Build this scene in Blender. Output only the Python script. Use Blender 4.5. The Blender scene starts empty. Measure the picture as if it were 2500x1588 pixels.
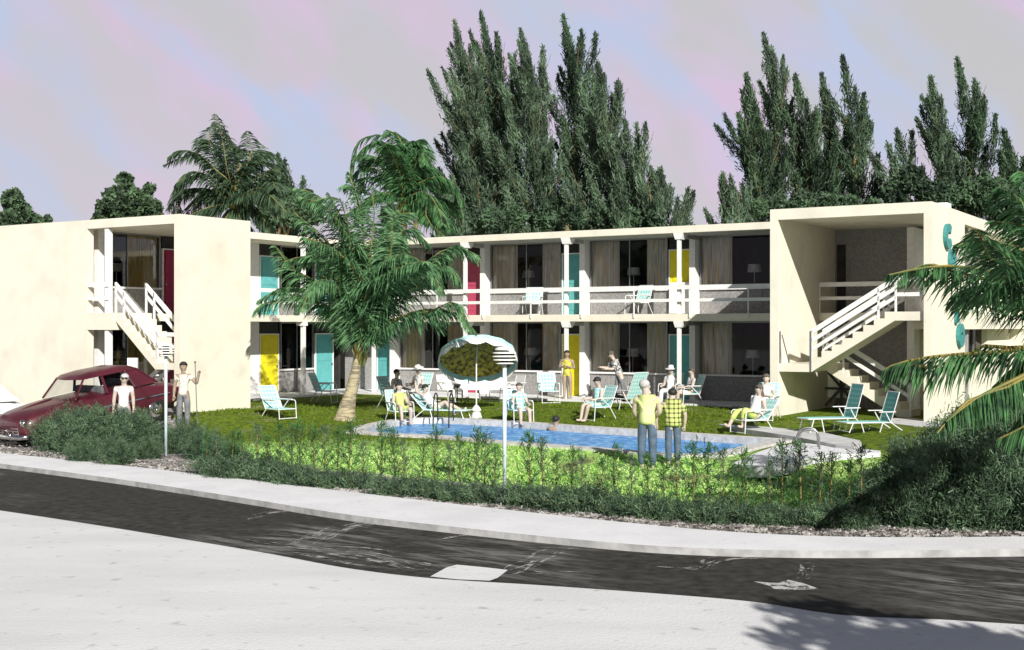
import bpy, math, random
import numpy as np
from mathutils import Vector, Matrix, Quaternion
R = math.radians
scene = bpy.context.scene
COL = bpy.data.collections.new("Scene Objects"); scene.collection.children.link(COL)
rng = np.random.default_rng(7)
random.seed(7)
CAMZ = 2.4; F = 3060.0; CX = 1250.0; HY = 800.0
UX, UY = 0.8504, -0.5262
OX, OY = -5.97, 46.45

def P(px, py, Y): return Vector(((px-CX)/F*Y, Y, CAMZ-(py-HY)/F*Y))
def G(px, py, z):
    Y = F*(CAMZ-z)/(py-HY); return Vector(((px-CX)/F*Y, Y, z))
def AB(a, b, z=0.0): return Vector((OX+a*UX+b*UY, OY+a*UY-b*UX, z))
def toab(x, y):
    dx, dy = x-OX, y-OY
    return dx*UX+dy*UY, dx*UY-dy*UX

# ------------------------------------------------------------------ materials
def nodes_of(name):
    m = bpy.data.materials.new(name); m.use_nodes = True
    nt = m.node_tree; nt.nodes.clear()
    out = nt.nodes.new('ShaderNodeOutputMaterial'); bs = nt.nodes.new('ShaderNodeBsdfPrincipled')
    nt.links.new(bs.outputs[0], out.inputs[0])
    return m, nt, bs, out
def mat(name, c, c2=None, scale=6.0, rough=0.8, bump=0.0, metal=0.0, detail=4.0, stretch=None, bscale=None, spec=0.3, lo=0.35, hi=0.65, coat=0.0, third=None):
    m, nt, bs, out = nodes_of(name)
    L = nt.links
    bs.inputs['Roughness'].default_value = rough; bs.inputs['Metallic'].default_value = metal
    bs.inputs['Specular IOR Level'].default_value = spec
    if coat: bs.inputs['Coat Weight'].default_value = coat; bs.inputs['Coat Roughness'].default_value = 0.08
    tc = nt.nodes.new('ShaderNodeTexCoord'); mp = nt.nodes.new('ShaderNodeMapping')
    L.new(tc.outputs['Object'], mp.inputs[0])
    if stretch: mp.inputs['Scale'].default_value = stretch
    if c2 is None: c2 = tuple(min(1, x*0.82) for x in c)
    nz = nt.nodes.new('ShaderNodeTexNoise'); nz.inputs['Scale'].default_value = scale; nz.inputs['Detail'].default_value = detail
    L.new(mp.outputs[0], nz.inputs['Vector'])
    cr = nt.nodes.new('ShaderNodeValToRGB')
    cr.color_ramp.elements[0].position = lo; cr.color_ramp.elements[1].position = hi
    cr.color_ramp.elements[0].color = (*c2, 1); cr.color_ramp.elements[1].color = (*c, 1)
    L.new(nz.outputs[0], cr.inputs[0])
    last = cr.outputs[0]
    if third:
        col3, sc3, lo3, hi3 = third
        n3 = nt.nodes.new('ShaderNodeTexNoise'); n3.inputs['Scale'].default_value = sc3; n3.inputs['Detail'].default_value = 5
        L.new(tc.outputs['Object'], n3.inputs['Vector'])
        mr = nt.nodes.new('ShaderNodeMapRange'); mr.inputs[1].default_value = lo3; mr.inputs[2].default_value = hi3
        L.new(n3.outputs[0], mr.inputs[0])
        mx = nt.nodes.new('ShaderNodeMix'); mx.data_type = 'RGBA'
        L.new(mr.outputs[0], mx.inputs[0]); L.new(last, mx.inputs[6]); mx.inputs[7].default_value = (*col3, 1)
        last = mx.outputs[2]
    L.new(last, bs.inputs['Base Color'])
    if bump:
        n2 = nt.nodes.new('ShaderNodeTexNoise'); n2.inputs['Scale'].default_value = bscale or scale*4; n2.inputs['Detail'].default_value = 6
        L.new(tc.outputs['Object'], n2.inputs['Vector'])
        bp = nt.nodes.new('ShaderNodeBump'); bp.inputs['Strength'].default_value = bump; bp.inputs['Distance'].default_value = 0.02
        L.new(n2.outputs[0], bp.inputs['Height']); L.new(bp.outputs[0], bs.inputs['Normal'])
    return m
def leafmat(name, c, c2, scale=1.5, trans=0.25):
    m, nt, bs, out = nodes_of(name); L = nt.links
    tc = nt.nodes.new('ShaderNodeTexCoord')
    nz = nt.nodes.new('ShaderNodeTexNoise'); nz.inputs['Scale'].default_value = scale; nz.inputs['Detail'].default_value = 5
    L.new(tc.outputs['Object'], nz.inputs['Vector'])
    cr = nt.nodes.new('ShaderNodeValToRGB'); cr.color_ramp.elements[0].position = .36; cr.color_ramp.elements[1].position = .64
    cr.color_ramp.elements[0].color = (*c2, 1); cr.color_ramp.elements[1].color = (*c, 1)
    L.new(nz.outputs[0], cr.inputs[0])
    L.new(cr.outputs[0], bs.inputs['Base Color']); bs.inputs['Roughness'].default_value = .55; bs.inputs['Specular IOR Level'].default_value = .3
    tr = nt.nodes.new('ShaderNodeBsdfTranslucent'); L.new(cr.outputs[0], tr.inputs[0])
    ms = nt.nodes.new('ShaderNodeMixShader'); ms.inputs[0].default_value = trans
    L.new(bs.outputs[0], ms.inputs[1]); L.new(tr.outputs[0], ms.inputs[2]); L.new(ms.outputs[0], out.inputs[0])
    return m
M = {}
M['stucco'] = mat('cream_stucco', (.77,.73,.615), (.735,.695,.58), 3.0, .9, .35, bscale=45, lo=.3, hi=.7, third=((.60,.57,.48), 1.1, .5, .85))
M['white'] = mat('white_paint', (.82,.82,.80), (.74,.74,.72), 5, .6, .05)
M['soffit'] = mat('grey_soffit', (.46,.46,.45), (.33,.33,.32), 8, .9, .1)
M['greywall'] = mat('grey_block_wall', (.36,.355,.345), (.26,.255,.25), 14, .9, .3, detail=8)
M['finwall'] = mat('pale_party_wall', (.82,.81,.79), (.74,.73,.71), 9, .9, .1)
M['spandrel'] = mat('grey_spandrel', (.34,.33,.32), (.2,.2,.2), 18, .85, .2, detail=8)
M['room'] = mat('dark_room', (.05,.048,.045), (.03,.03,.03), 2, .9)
M['roomfloor'] = mat('room_floor', (.07,.06,.05), (.04,.04,.03), 5, .8)
M['metal'] = mat('dull_metal', (.35,.35,.35), (.25,.25,.25), 20, .4, metal=.8)
M['alum'] = mat('white_tube', (.8,.8,.8), (.7,.7,.7), 20, .4)
M['darkmetal'] = mat('dark_metal', (.04,.04,.045), (.02,.02,.02), 20, .4, metal=.3)
for nm, c in dict(door_teal=(.12,.42,.42), door_yellow=(.80,.70,.02), door_red=(.45,.07,.13), door_magenta=(.33,.02,.08)).items():
    M[nm] = mat(nm, c, tuple(x*.86 for x in c), 6, .55, .05)
def curtain_mat(name, c, c2, c3):
    m, nt, bs, out = nodes_of(name); L = nt.links
    tc = nt.nodes.new('ShaderNodeTexCoord'); mp = nt.nodes.new('ShaderNodeMapping'); L.new(tc.outputs['Object'], mp.inputs[0])
    mp.inputs['Scale'].default_value = (7,7,.35)
    nz = nt.nodes.new('ShaderNodeTexNoise'); nz.inputs['Scale'].default_value = 2.2; nz.inputs['Detail'].default_value = 3; L.new(mp.outputs[0], nz.inputs['Vector'])
    cr = nt.nodes.new('ShaderNodeValToRGB'); e = cr.color_ramp.elements
    e[0].position=.36; e[0].color=(*c3,1); e[1].position=.66; e[1].color=(*c2,1)
    k=e.new(.47); k.color=(*c,1)
    L.new(nz.outputs[0], cr.inputs[0]); L.new(cr.outputs[0], bs.inputs['Base Color']); bs.inputs['Roughness'].default_value=.9
    return m
M['curtain'] = curtain_mat('striped_curtain', (.92,.86,.76), (.85,.58,.30), (.52,.46,.37))
M['curtain_gold'] = curtain_mat('gold_curtain', (.65,.50,.22), (.72,.42,.06), (.3,.25,.12))
def glass():
    m = bpy.data.materials.new('window_glass'); m.use_nodes = True; nt = m.node_tree; nt.nodes.clear()
    o = nt.nodes.new('ShaderNodeOutputMaterial'); t = nt.nodes.new('ShaderNodeBsdfTransparent'); g = nt.nodes.new('ShaderNodeBsdfGlossy')
    g.inputs['Roughness'].default_value=.03; g.inputs['Color'].default_value=(.45,.45,.45,1); t.inputs[0].default_value=(.95,.96,.96,1)
    fr = nt.nodes.new('ShaderNodeFresnel'); fr.inputs[0].default_value=1.45
    x = nt.nodes.new('ShaderNodeMixShader'); nt.links.new(fr.outputs[0], x.inputs[0]); nt.links.new(t.outputs[0], x.inputs[1]); nt.links.new(g.outputs[0], x.inputs[2]); nt.links.new(x.outputs[0], o.inputs[0])
    return m
M['glass'] = glass()
M['sidewalk'] = mat('pale_concrete', (.76,.76,.78), (.68,.68,.70), 1.2, .9, .25, detail=8, bscale=60, third=((.45,.45,.45), 9, .62, .8))
M['road'] = mat('pale_sandy_road', (.70,.70,.71), (.62,.62,.63), .7, .95, .4, detail=10, bscale=25, stretch=(.5,1.6,1), third=((.38,.38,.38), 4.5, .62, .8))
M['path'] = mat('worn_concrete', (.62,.62,.62), (.48,.48,.48), 3, .95, .3)
M['gravel'] = mat('grey_gravel', (.46,.43,.42), (.10,.09,.09), 9, .95, .8, detail=10, bscale=14, lo=.36, hi=.62)
M['earth'] = mat('sandy_earth', (.36,.36,.34), (.24,.25,.22), .5, .95, .3, detail=8)
M['water_pool'] = None
M['coping'] = mat('pool_coping', (.66,.64,.62), (.46,.45,.44), 7, .85, .3, detail=8)
M['teal'] = None
M['pinebark'] = mat('tan_bark', (.30,.20,.07), (.14,.11,.07), 5, .9, .5, stretch=(1,1,.3))
M['palmbark'] = mat('palm_bark', (.44,.38,.24), (.20,.17,.12), 9, .9, .6, stretch=(.4,.4,2.2), lo=.42, hi=.55)
M['rachis'] = mat('yellow_rachis', (.26,.20,.05), (.08,.13,.045), 3, .6)
M['palmleaf'] = leafmat('palm_leaf', (.10,.25,.09), (.02,.055,.024), 4.0)
M['palmleaf_front'] = leafmat('front_palm_leaf', (.19,.38,.17), (.025,.075,.03), 6.0, .3)
M['palmleaf_far'] = leafmat('far_palm_leaf', (.10,.17,.09), (.02,.04,.024), 3.0)
M['pine'] = leafmat('pine_needles', (.16,.25,.15), (.045,.07,.045), .8, .2)
M['pine2'] = leafmat('pine_needles_dark', (.11,.19,.10), (.03,.052,.034), .8, .2)
M['bush'] = leafmat('bush_leaf', (.13,.22,.11), (.03,.05,.03), 3)
M['hedge'] = leafmat('hedge_leaf', (.16,.26,.14), (.035,.065,.042), 4)
M['hedgelight'] = leafmat('sapling_leaf', (.07,.22,.055), (.03,.07,.03), 3)
M['stem'] = mat('ochre_stem', (.28,.20,.07), (.10,.12,.05), 6, .8)
# lawn
def lawn_mat():
    m, nt, bs, out = nodes_of('lawn_grass'); L = nt.links; N = nt.nodes.new
    geo = N('ShaderNodeNewGeometry'); sep = N('ShaderNodeSeparateXYZ'); L.new(geo.outputs['Position'], sep.inputs[0])
    n1 = N('ShaderNodeTexNoise'); n1.inputs['Scale'].default_value=1.1; n1.inputs['Detail'].default_value=8; L.new(geo.outputs['Position'], n1.inputs['Vector'])
    n2 = N('ShaderNodeTexNoise'); n2.inputs['Scale'].default_value=7; n2.inputs['Detail'].default_value=10; n2.inputs['Roughness'].default_value=.7; L.new(geo.outputs['Position'], n2.inputs['Vector'])
    def ramp(c1,c2,src,lo,hi):
        r=N('ShaderNodeValToRGB'); r.color_ramp.elements[0].position=lo; r.color_ramp.elements[1].position=hi
        r.color_ramp.elements[0].color=(*c1,1); r.color_ramp.elements[1].color=(*c2,1); L.new(src, r.inputs[0]); return r
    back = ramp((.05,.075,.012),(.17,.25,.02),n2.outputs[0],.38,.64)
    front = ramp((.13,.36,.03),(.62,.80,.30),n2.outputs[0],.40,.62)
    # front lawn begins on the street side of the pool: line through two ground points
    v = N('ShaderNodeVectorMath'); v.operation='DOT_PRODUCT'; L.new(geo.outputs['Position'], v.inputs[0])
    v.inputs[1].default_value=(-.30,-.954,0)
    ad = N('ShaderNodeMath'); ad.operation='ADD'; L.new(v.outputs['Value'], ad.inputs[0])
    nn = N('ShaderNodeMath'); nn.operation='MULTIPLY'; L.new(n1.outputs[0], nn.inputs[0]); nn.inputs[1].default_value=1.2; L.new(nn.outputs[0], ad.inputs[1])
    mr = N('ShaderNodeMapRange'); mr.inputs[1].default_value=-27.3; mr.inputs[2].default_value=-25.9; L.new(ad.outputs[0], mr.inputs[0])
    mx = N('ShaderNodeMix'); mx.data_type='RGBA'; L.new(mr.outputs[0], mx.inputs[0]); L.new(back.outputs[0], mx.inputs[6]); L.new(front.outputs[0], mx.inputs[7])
    # bare patches
    mr2 = N('ShaderNodeMapRange'); mr2.inputs[1].default_value=.58; mr2.inputs[2].default_value=.72; L.new(n1.outputs[0], mr2.inputs[0])
    mx2 = N('ShaderNodeMix'); mx2.data_type='RGBA'; L.new(mr2.outputs[0], mx2.inputs[0]); L.new(mx.outputs[2], mx2.inputs[6]); mx2.inputs[7].default_value=(.2,.2,.1,1)
    L.new(mx2.outputs[2], bs.inputs['Base Color']); bs.inputs['Roughness'].default_value=.95; bs.inputs['Specular IOR Level'].default_value=.1
    bp=N('ShaderNodeBump'); bp.inputs['Strength'].default_value=.8; bp.inputs['Distance'].default_value=.05; L.new(n2.outputs[0], bp.inputs['Height']); L.new(bp.outputs[0], bs.inputs['Normal'])
    return m
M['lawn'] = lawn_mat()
def asphalt_mat():
    m, nt, bs, out = nodes_of('dark_asphalt'); L=nt.links; N=nt.nodes.new
    geo=N('ShaderNodeNewGeometry')
    n=N('ShaderNodeTexNoise'); n.inputs['Scale'].default_value=6; n.inputs['Detail'].default_value=10; L.new(geo.outputs['Position'], n.inputs['Vector'])
    r=N('ShaderNodeValToRGB'); r.color_ramp.elements[0].position=.35; r.color_ramp.elements[1].position=.7
    r.color_ramp.elements[0].color=(.026,.025,.022,1); r.color_ramp.elements[1].color=(.058,.056,.051,1); L.new(n.outputs[0], r.inputs[0])
    def streaks(rot, sc, lo, hi, vscale=(1,7,1)):
        mp=N('ShaderNodeMapping'); mp.inputs['Rotation'].default_value=(0,0,rot); L.new(geo.outputs['Position'], mp.inputs[0])
        m2=N('ShaderNodeMapping'); m2.inputs['Scale'].default_value=vscale; L.new(mp.outputs[0], m2.inputs[0])
        w=N('ShaderNodeTexNoise'); w.inputs['Scale'].default_value=sc; w.inputs['Detail'].default_value=7; w.inputs['Roughness'].default_value=.65; L.new(m2.outputs[0], w.inputs['Vector'])
        q=N('ShaderNodeMapRange'); q.inputs[1].default_value=lo; q.inputs[2].default_value=hi; L.new(w.outputs[0], q.inputs[0]); return q.outputs[0]
    s1=streaks(R(38), .7, .50,.72); s2=streaks(R(20), .6,.52,.75)
    # area mask so that scuffs gather mid-way along the strip
    sep=N('ShaderNodeSeparateXYZ'); L.new(geo.outputs['Position'], sep.inputs[0])
    mk=N('ShaderNodeTexNoise'); mk.inputs['Scale'].default_value=.22; mk.inputs['Detail'].default_value=2; L.new(geo.outputs['Position'], mk.inputs['Vector'])
    mm=N('ShaderNodeMapRange'); mm.inputs[1].default_value=.46; mm.inputs[2].default_value=.66; L.new(mk.outputs[0], mm.inputs[0])
    mul=N('ShaderNodeMath'); mul.operation='MAXIMUM'; L.new(s1, mul.inputs[0]); L.new(s2, mul.inputs[1])
    mu2=N('ShaderNodeMath'); mu2.operation='MULTIPLY'; L.new(mul.outputs[0], mu2.inputs[0]); L.new(mm.outputs[0], mu2.inputs[1])
    mx=N('ShaderNodeMix'); mx.data_type='RGBA'; L.new(mu2.outputs[0], mx.inputs[0]); L.new(r.outputs[0], mx.inputs[6]); mx.inputs[7].default_value=(.36,.36,.35,1)
    L.new(mx.outputs[2], bs.inputs['Base Color']); bs.inputs['Roughness'].default_value=.85; bs.inputs['Specular IOR Level'].default_value=.15
    bp=N('ShaderNodeBump'); bp.inputs['Strength'].default_value=.4; bp.inputs['Distance'].default_value=.02; L.new(n.outputs[0], bp.inputs['Height']); L.new(bp.outputs[0], bs.inputs['Normal'])
    return m
M['asphalt']=asphalt_mat()
def water_mat():
    m, nt, bs, out = nodes_of('pool_water'); L=nt.links; N=nt.nodes.new
    geo=N('ShaderNodeNewGeometry')
    n=N('ShaderNodeTexNoise'); n.inputs['Scale'].default_value=4.5; n.inputs['Detail'].default_value=8; n.inputs['Roughness'].default_value=.75; L.new(geo.outputs['Position'], n.inputs['Vector'])
    r=N('ShaderNodeValToRGB'); e=r.color_ramp.elements; e[0].position=.34; e[0].color=(.01,.12,.42,1); e[1].position=.64; e[1].color=(.42,.68,.92,1)
    k=e.new(.5); k.color=(.05,.28,.68,1)
    L.new(n.outputs[0], r.inputs[0]); L.new(r.outputs[0], bs.inputs['Base Color']); bs.inputs['Roughness'].default_value=.3; bs.inputs['Specular IOR Level'].default_value=.04
    n2=N('ShaderNodeTexNoise'); n2.inputs['Scale'].default_value=9; n2.inputs['Detail'].default_value=4; L.new(geo.outputs['Position'], n2.inputs['Vector'])
    bp=N('ShaderNodeBump'); bp.inputs['Strength'].default_value=.5; bp.inputs['Distance'].default_value=.04; L.new(n2.outputs[0], bp.inputs['Height']); L.new(bp.outputs[0], bs.inputs['Normal'])
    return m
M['water_pool']=water_mat()
def check_mat(name, c1, c2, scale, mix3=None):
    m, nt, bs, out = nodes_of(name); L=nt.links; N=nt.nodes.new
    tc=N('ShaderNodeTexCoord'); ck=N('ShaderNodeTexChecker'); ck.inputs['Scale'].default_value=scale; ck.inputs[1].default_value=(*c1,1); ck.inputs[2].default_value=(*c2,1)
    L.new(tc.outputs['UV'], ck.inputs[0]); L.new(ck.outputs[0], bs.inputs['Base Color']); bs.inputs['Roughness'].default_value=.7
    return m
def stripes_mat(name, base, line, sx, sz, w=.28):
    """plaid: dark lines both ways in object space"""
    m, nt, bs, out = nodes_of(name); L=nt.links; N=nt.nodes.new
    tc=N('ShaderNodeTexCoord'); sep=N('ShaderNodeSeparateXYZ'); L.new(tc.outputs['Object'], sep.inputs[0])
    outs=[]
    for ax,s in ((0,sx),(2,sz)):
        mu=N('ShaderNodeMath'); mu.operation='MULTIPLY'; mu.inputs[1].default_value=s; L.new(sep.outputs[ax], mu.inputs[0])
        fr=N('ShaderNodeMath'); fr.operation='FRACT'; L.new(mu.outputs[0], fr.inputs[0])
        lt=N('ShaderNodeMath'); lt.operation='LESS_THAN'; lt.inputs[1].default_value=w; L.new(fr.outputs[0], lt.inputs[0]); outs.append(lt)
    ad=N('ShaderNodeMath'); ad.operation='ADD'; L.new(outs[0].outputs[0], ad.inputs[0]); L.new(outs[1].outputs[0], ad.inputs[1])
    r=N('ShaderNodeMapRange'); r.inputs[2].default_value=2; L.new(ad.outputs[0], r.inputs[0])
    cr=N('ShaderNodeValToRGB'); e=cr.color_ramp.elements; e[0].color=(*base,1); e[1].color=(*line,1); k=e.new(.5); k.color=(*[(a*.45+b*.55) for a,b in zip(base,line)],1)
    L.new(r.outputs[0], cr.inputs[0]); L.new(cr.outputs[0], bs.inputs['Base Color']); bs.inputs['Roughness'].default_value=.9
    return m
def web_mat(name, base, gap, sx, w=.16):
    return stripes_mat(name, base, gap, sx, sx, w)
M['teal'] = stripes_mat('teal_webbing', (.30,.66,.64), (.75,.85,.83), 9, 9, .3)
M['tealdark'] = stripes_mat('deep_teal_webbing', (.10,.40,.37), (.35,.62,.58), 9, 9, .3)
M['plaid'] = stripes_mat('plaid_cloth', (.55,.62,.20), (.03,.035,.02), 11, 11, .36)
M['print'] = mat('printed_cloth', (.78,.75,.62), (.35,.33,.28), 22, .9, lo=.36, hi=.44)
M['print_dark'] = mat('spotted_cloth', (.62,.62,.62), (.06,.06,.06), 20, .9, lo=.45, hi=.52)
M['lime_cloth'] = mat('lime_cloth', (.60,.68,.22), (.45,.55,.15), 8, .9)
M['limetop'] = mat('pale_lime_shirt', (.72,.76,.42), (.60,.68,.26), 3, .9)
M['white_cloth'] = mat('white_cloth', (.80,.80,.79), (.66,.66,.66), 8, .9)
M['grey_cloth'] = mat('grey_cloth', (.22,.23,.24), (.13,.13,.14), 8, .9)
M['dark_cloth'] = mat('dark_cloth', (.03,.03,.032), (.02,.02,.02), 8, .9)
M['blue_cloth'] = mat('slate_blue_trousers', (.12,.17,.24), (.07,.10,.15), 6, .9)
M['yellow_cloth'] = mat('yellow_cloth', (.72,.66,.10), (.5,.45,.1), 14, .8)
M['skin'] = mat('fair_skin', (.58,.48,.41), (.48,.39,.33), 8, .6)
M['skin_shade'] = mat('tanned_skin', (.38,.29,.22), (.3,.22,.17), 8, .6)
M['hair_white'] = mat('white_hair', (.55,.55,.56), (.4,.4,.4), 25, .8)
M['hair_dark'] = mat('dark_hair', (.035,.033,.03), (.02,.02,.02), 25, .6)
M['hair_brown'] = mat('brown_hair', (.14,.12,.1), (.07,.06,.05), 25, .7)
M['lips'] = mat('lips', (.25,.12,.11), None, 5, .5)
M['eye'] = mat('eye_dark', (.02,.02,.02), None, 5, .3)
M['maroon'] = mat('maroon_paint', (.085,.012,.022), (.06,.009,.016), 3, .42, spec=.4, coat=.25)
M['carwhite'] = mat('white_car_paint', (.78,.78,.78), (.7,.7,.7), 2, .3, coat=.6)
M['chrome'] = mat('chrome', (.75,.74,.74), (.55,.55,.55), 3, .15, metal=1)
M['tyre'] = mat('tyre_rubber', (.02,.02,.02), None, 9, .8)
M['lampshade'] = mat('lamp_shade', (.62,.60,.57), (.5,.48,.45), 10, .8)
M['umb_out'] = mat('pale_teal_canvas', (.45,.72,.70), (.36,.62,.60), 5, .8)
M['umb_val'] = mat('white_valance', (.84,.85,.84), (.74,.76,.75), 8, .8)
M['umb_in'] = mat('olive_flowered_lining', (.55,.46,.08), (.10,.08,.03), 9, .9, detail=9, lo=.38, hi=.62)
M['signteal'] = mat('teal_letter', (.06,.28,.27), (.05,.22,.22), 9, .6)

# ------------------------------------------------------------------ mesh helpers
class MB:
    def __init__(s): s.v=[]; s.f=[]; s.m=[]
    def add(s, vs, fs, mi=0):
        o=len(s.v); s.v+= [tuple(v) for v in vs]; s.f+=[tuple(i+o for i in f) for f in fs]; s.m+=[mi]*len(fs); return s
    def box(s, x0,x1,y0,y1,z0,z1, mi=0):
        return s.add([(x0,y0,z0),(x1,y0,z0),(x1,y1,z0),(x0,y1,z0),(x0,y0,z1),(x1,y0,z1),(x1,y1,z1),(x0,y1,z1)],
              [(0,3,2,1),(4,5,6,7),(0,1,5,4),(1,2,6,5),(2,3,7,6),(3,0,4,7)], mi)
    def ab(s, a0,a1,b0,b1,z0,z1, mi=0):   # local building frame, y=-b
        a0,a1=min(a0,a1),max(a0,a1); y0,y1=min(-b0,-b1),max(-b0,-b1)
        return s.box(a0,a1,y0,y1,min(z0,z1),max(z0,z1),mi)
    def prism(s, poly, y0, y1, mi=0):     # polygon in xz extruded over y
        n=len(poly); vs=[(x,y0,z) for x,z in poly]+[(x,y1,z) for x,z in poly]
        fs=[tuple(range(n)), tuple(range(2*n-1,n-1,-1))]+[(i,(i+1)%n+0 if False else (i+1)%n,n+(i+1)%n,n+i)[::-1] for i in range(n)]
        return s.add(vs,fs,mi)
    def beam(s, p, q, w, h, mi=0, up=(0,0,1)):
        p=Vector(p); q=Vector(q); d=(q-p).normalized(); upv=Vector(up); sd=d.cross(upv)
        if sd.length<1e-4: sd=d.cross(Vector((1,0,0)))
        sd.normalize(); u2=sd.cross(d).normalized(); vs=[]
        for c in (p,q):
            for i,j in ((-1,-1),(1,-1),(1,1),(-1,1)): vs.append(c+sd*i*w/2+u2*j*h/2)
        return s.add(vs,[(0,1,2,3),(7,6,5,4),(0,4,5,1),(1,5,6,2),(2,6,7,3),(3,7,4,0)],mi)
    def tube(s, pts, rad, n=8, mi=0, cap=True):
        pts=[Vector(p) for p in pts]; 
        if not hasattr(rad,'__len__'): rad=[rad]*len(pts)
        vs=[]; ref=None
        for i,p in enumerate(pts):
            d=(pts[min(i+1,len(pts)-1)]-pts[max(i-1,0)]).normalized()
            if ref is None:
                ref=d.cross(Vector((0,0,1)))
                if ref.length<.1: ref=d.cross(Vector((1,0,0)))
            ref=(ref-d*ref.dot(d)).normalized(); t=d.cross(ref)
            for k in range(n):
                a=2*math.pi*k/n; vs.append(p+(ref*math.cos(a)+t*math.sin(a))*rad[i])
        fs=[]
        for i in range(len(pts)-1):
            for k in range(n): fs.append((i*n+k,i*n+(k+1)%n,(i+1)*n+(k+1)%n,(i+1)*n+k))
        if cap: fs.append(tuple(range(n))[::-1]); fs.append(tuple(range((len(pts)-1)*n,len(pts)*n)))
        return s.add(vs,fs,mi)
    def lathe(s, prof, c=(0,0,0), n=16, mi=0, rot=None, sx=1, sy=1):
        vs=[]; 
        for r,z in prof:
            for k in range(n):
                a=2*math.pi*k/n; v=Vector((r*math.cos(a)*sx, r*math.sin(a)*sy, z))
                if rot is not None: v=rot@v
                vs.append(v+Vector(c))
        fs=[]
        for i in range(len(prof)-1):
            for k in range(n): fs.append((i*n+k,i*n+(k+1)%n,(i+1)*n+(k+1)%n,(i+1)*n+k))
        fs.append(tuple(range(n))[::-1]); fs.append(tuple(range((len(prof)-1)*n,len(prof)*n)))
        return s.add(vs,fs,mi)
    def ell(s, c, r, n=10, m=7, mi=0, rot=None):
        prof=[(max(.02,math.sin(math.pi*i/m)),-math.cos(math.pi*i/m)) for i in range(m+1)]
        vs=[];
        for rr,z in prof:
            for k in range(n):
                a=2*math.pi*k/n; v=Vector((rr*math.cos(a)*r[0], rr*math.sin(a)*r[1], z*r[2]))
                if rot is not None: v=rot@v
                vs.append(v+Vector(c))
        fs=[(i*n+k,i*n+(k+1)%n,(i+1)*n+(k+1)%n,(i+1)*n+k) for i in range(m) for k in range(n)]
        fs+= [tuple(range(n))[::-1], tuple(range(m*n,(m+1)*n))]
        return s.add(vs,fs,mi)
    def build(s, name, mats, parent=None, smooth=False, bevel=0):
        me=bpy.data.meshes.new(name); me.from_pydata(s.v,[],s.f)
        if not isinstance(mats,(list,tuple)): mats=[mats]
        for m in mats: me.materials.append(m)
        if len(mats)>1: me.polygons.foreach_set('material_index', s.m)
        if smooth: me.polygons.foreach_set('use_smooth',[True]*len(s.f))
        me.update()
        o=bpy.data.objects.new(name, me); COL.objects.link(o)
        if parent is not None: o.parent=parent
        if bevel:
            b=o.modifiers.new('b','BEVEL'); b.width=bevel; b.segments=2; b.limit_method='ANGLE'
        return o
def npmesh(name, V, Q, mats, parent=None, mi=None):
    """V (n,3) float array, Q (m,4) int array"""
    me=bpy.data.meshes.new(name); n=len(V); m=len(Q); k=Q.shape[1]
    me.vertices.add(n); me.vertices.foreach_set('co', np.asarray(V,dtype=np.float32).ravel())
    me.loops.add(m*k); me.loops.foreach_set('vertex_index', np.asarray(Q,dtype=np.int32).ravel())
    me.polygons.add(m); me.polygons.foreach_set('loop_start', np.arange(0,m*k,k,dtype=np.int32))
    try: me.polygons.foreach_set('loop_total', np.full(m,k,dtype=np.int32))
    except Exception: pass
    if not isinstance(mats,(list,tuple)): mats=[mats]
    for x in mats: me.materials.append(x)
    if mi is not None: me.polygons.foreach_set('material_index', np.asarray(mi,dtype=np.int32))
    me.update(calc_edges=True); me.validate()
    o=bpy.data.objects.new(name, me); COL.objects.link(o)
    if parent is not None: o.parent=parent
    return o
def empty(name, loc=(0,0,0), rz=0):
    o=bpy.data.objects.new(name,None); COL.objects.link(o); o.location=loc; o.rotation_euler=(0,0,rz); o.empty_display_size=.3; return o
def tag(o, label=None, cat=None, group=None, kind=None):
    if label: o['label']=label
    if cat: o['category']=cat
    if group: o['group']=group
    if kind: o['kind']=kind
    return o
def kids(o): return [c for c in COL.objects if c.parent==o]
def dup(o, loc, rz, label=None, scale=None, tree=None, group=None):
    r=o.copy(); COL.objects.link(r); r.location=loc; r.rotation_euler=(0,0,rz)
    if scale: r.scale=(scale,)*3 if not hasattr(scale,'__len__') else scale
    if label: r['label']=label
    if group: r['group']=group
    for ch in (tree if tree is not None else kids(o)):
        c=ch.copy(); COL.objects.link(c); c.parent=r
        for g in kids(ch):
            d=g.copy(); COL.objects.link(d); d.parent=c
    return r
def sstep(x,a,b):
    t=max(0,min(1,(x-a)/(b-a))); return t*t*(3-2*t)
def bez(p0,p1,p2,p3,t):
    u=1-t; return p0*u**3+p1*3*u*u*t+p2*3*u*t*t+p3*t**3
def catmull(pts,n):
    out=[];m=len(pts)-1
    for i in range(n+1):
        s=i/n*m; k=min(int(s),m-1); t=s-k
        p0=pts[max(k-1,0)];p1=pts[k];p2=pts[k+1];p3=pts[min(k+2,m)]
        out.append(.5*((2*p1)+(p2-p0)*t+(2*p0-5*p1+4*p2-p3)*t*t+(3*p1-p0-3*p2+p3)*t**3))
    return out
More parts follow.
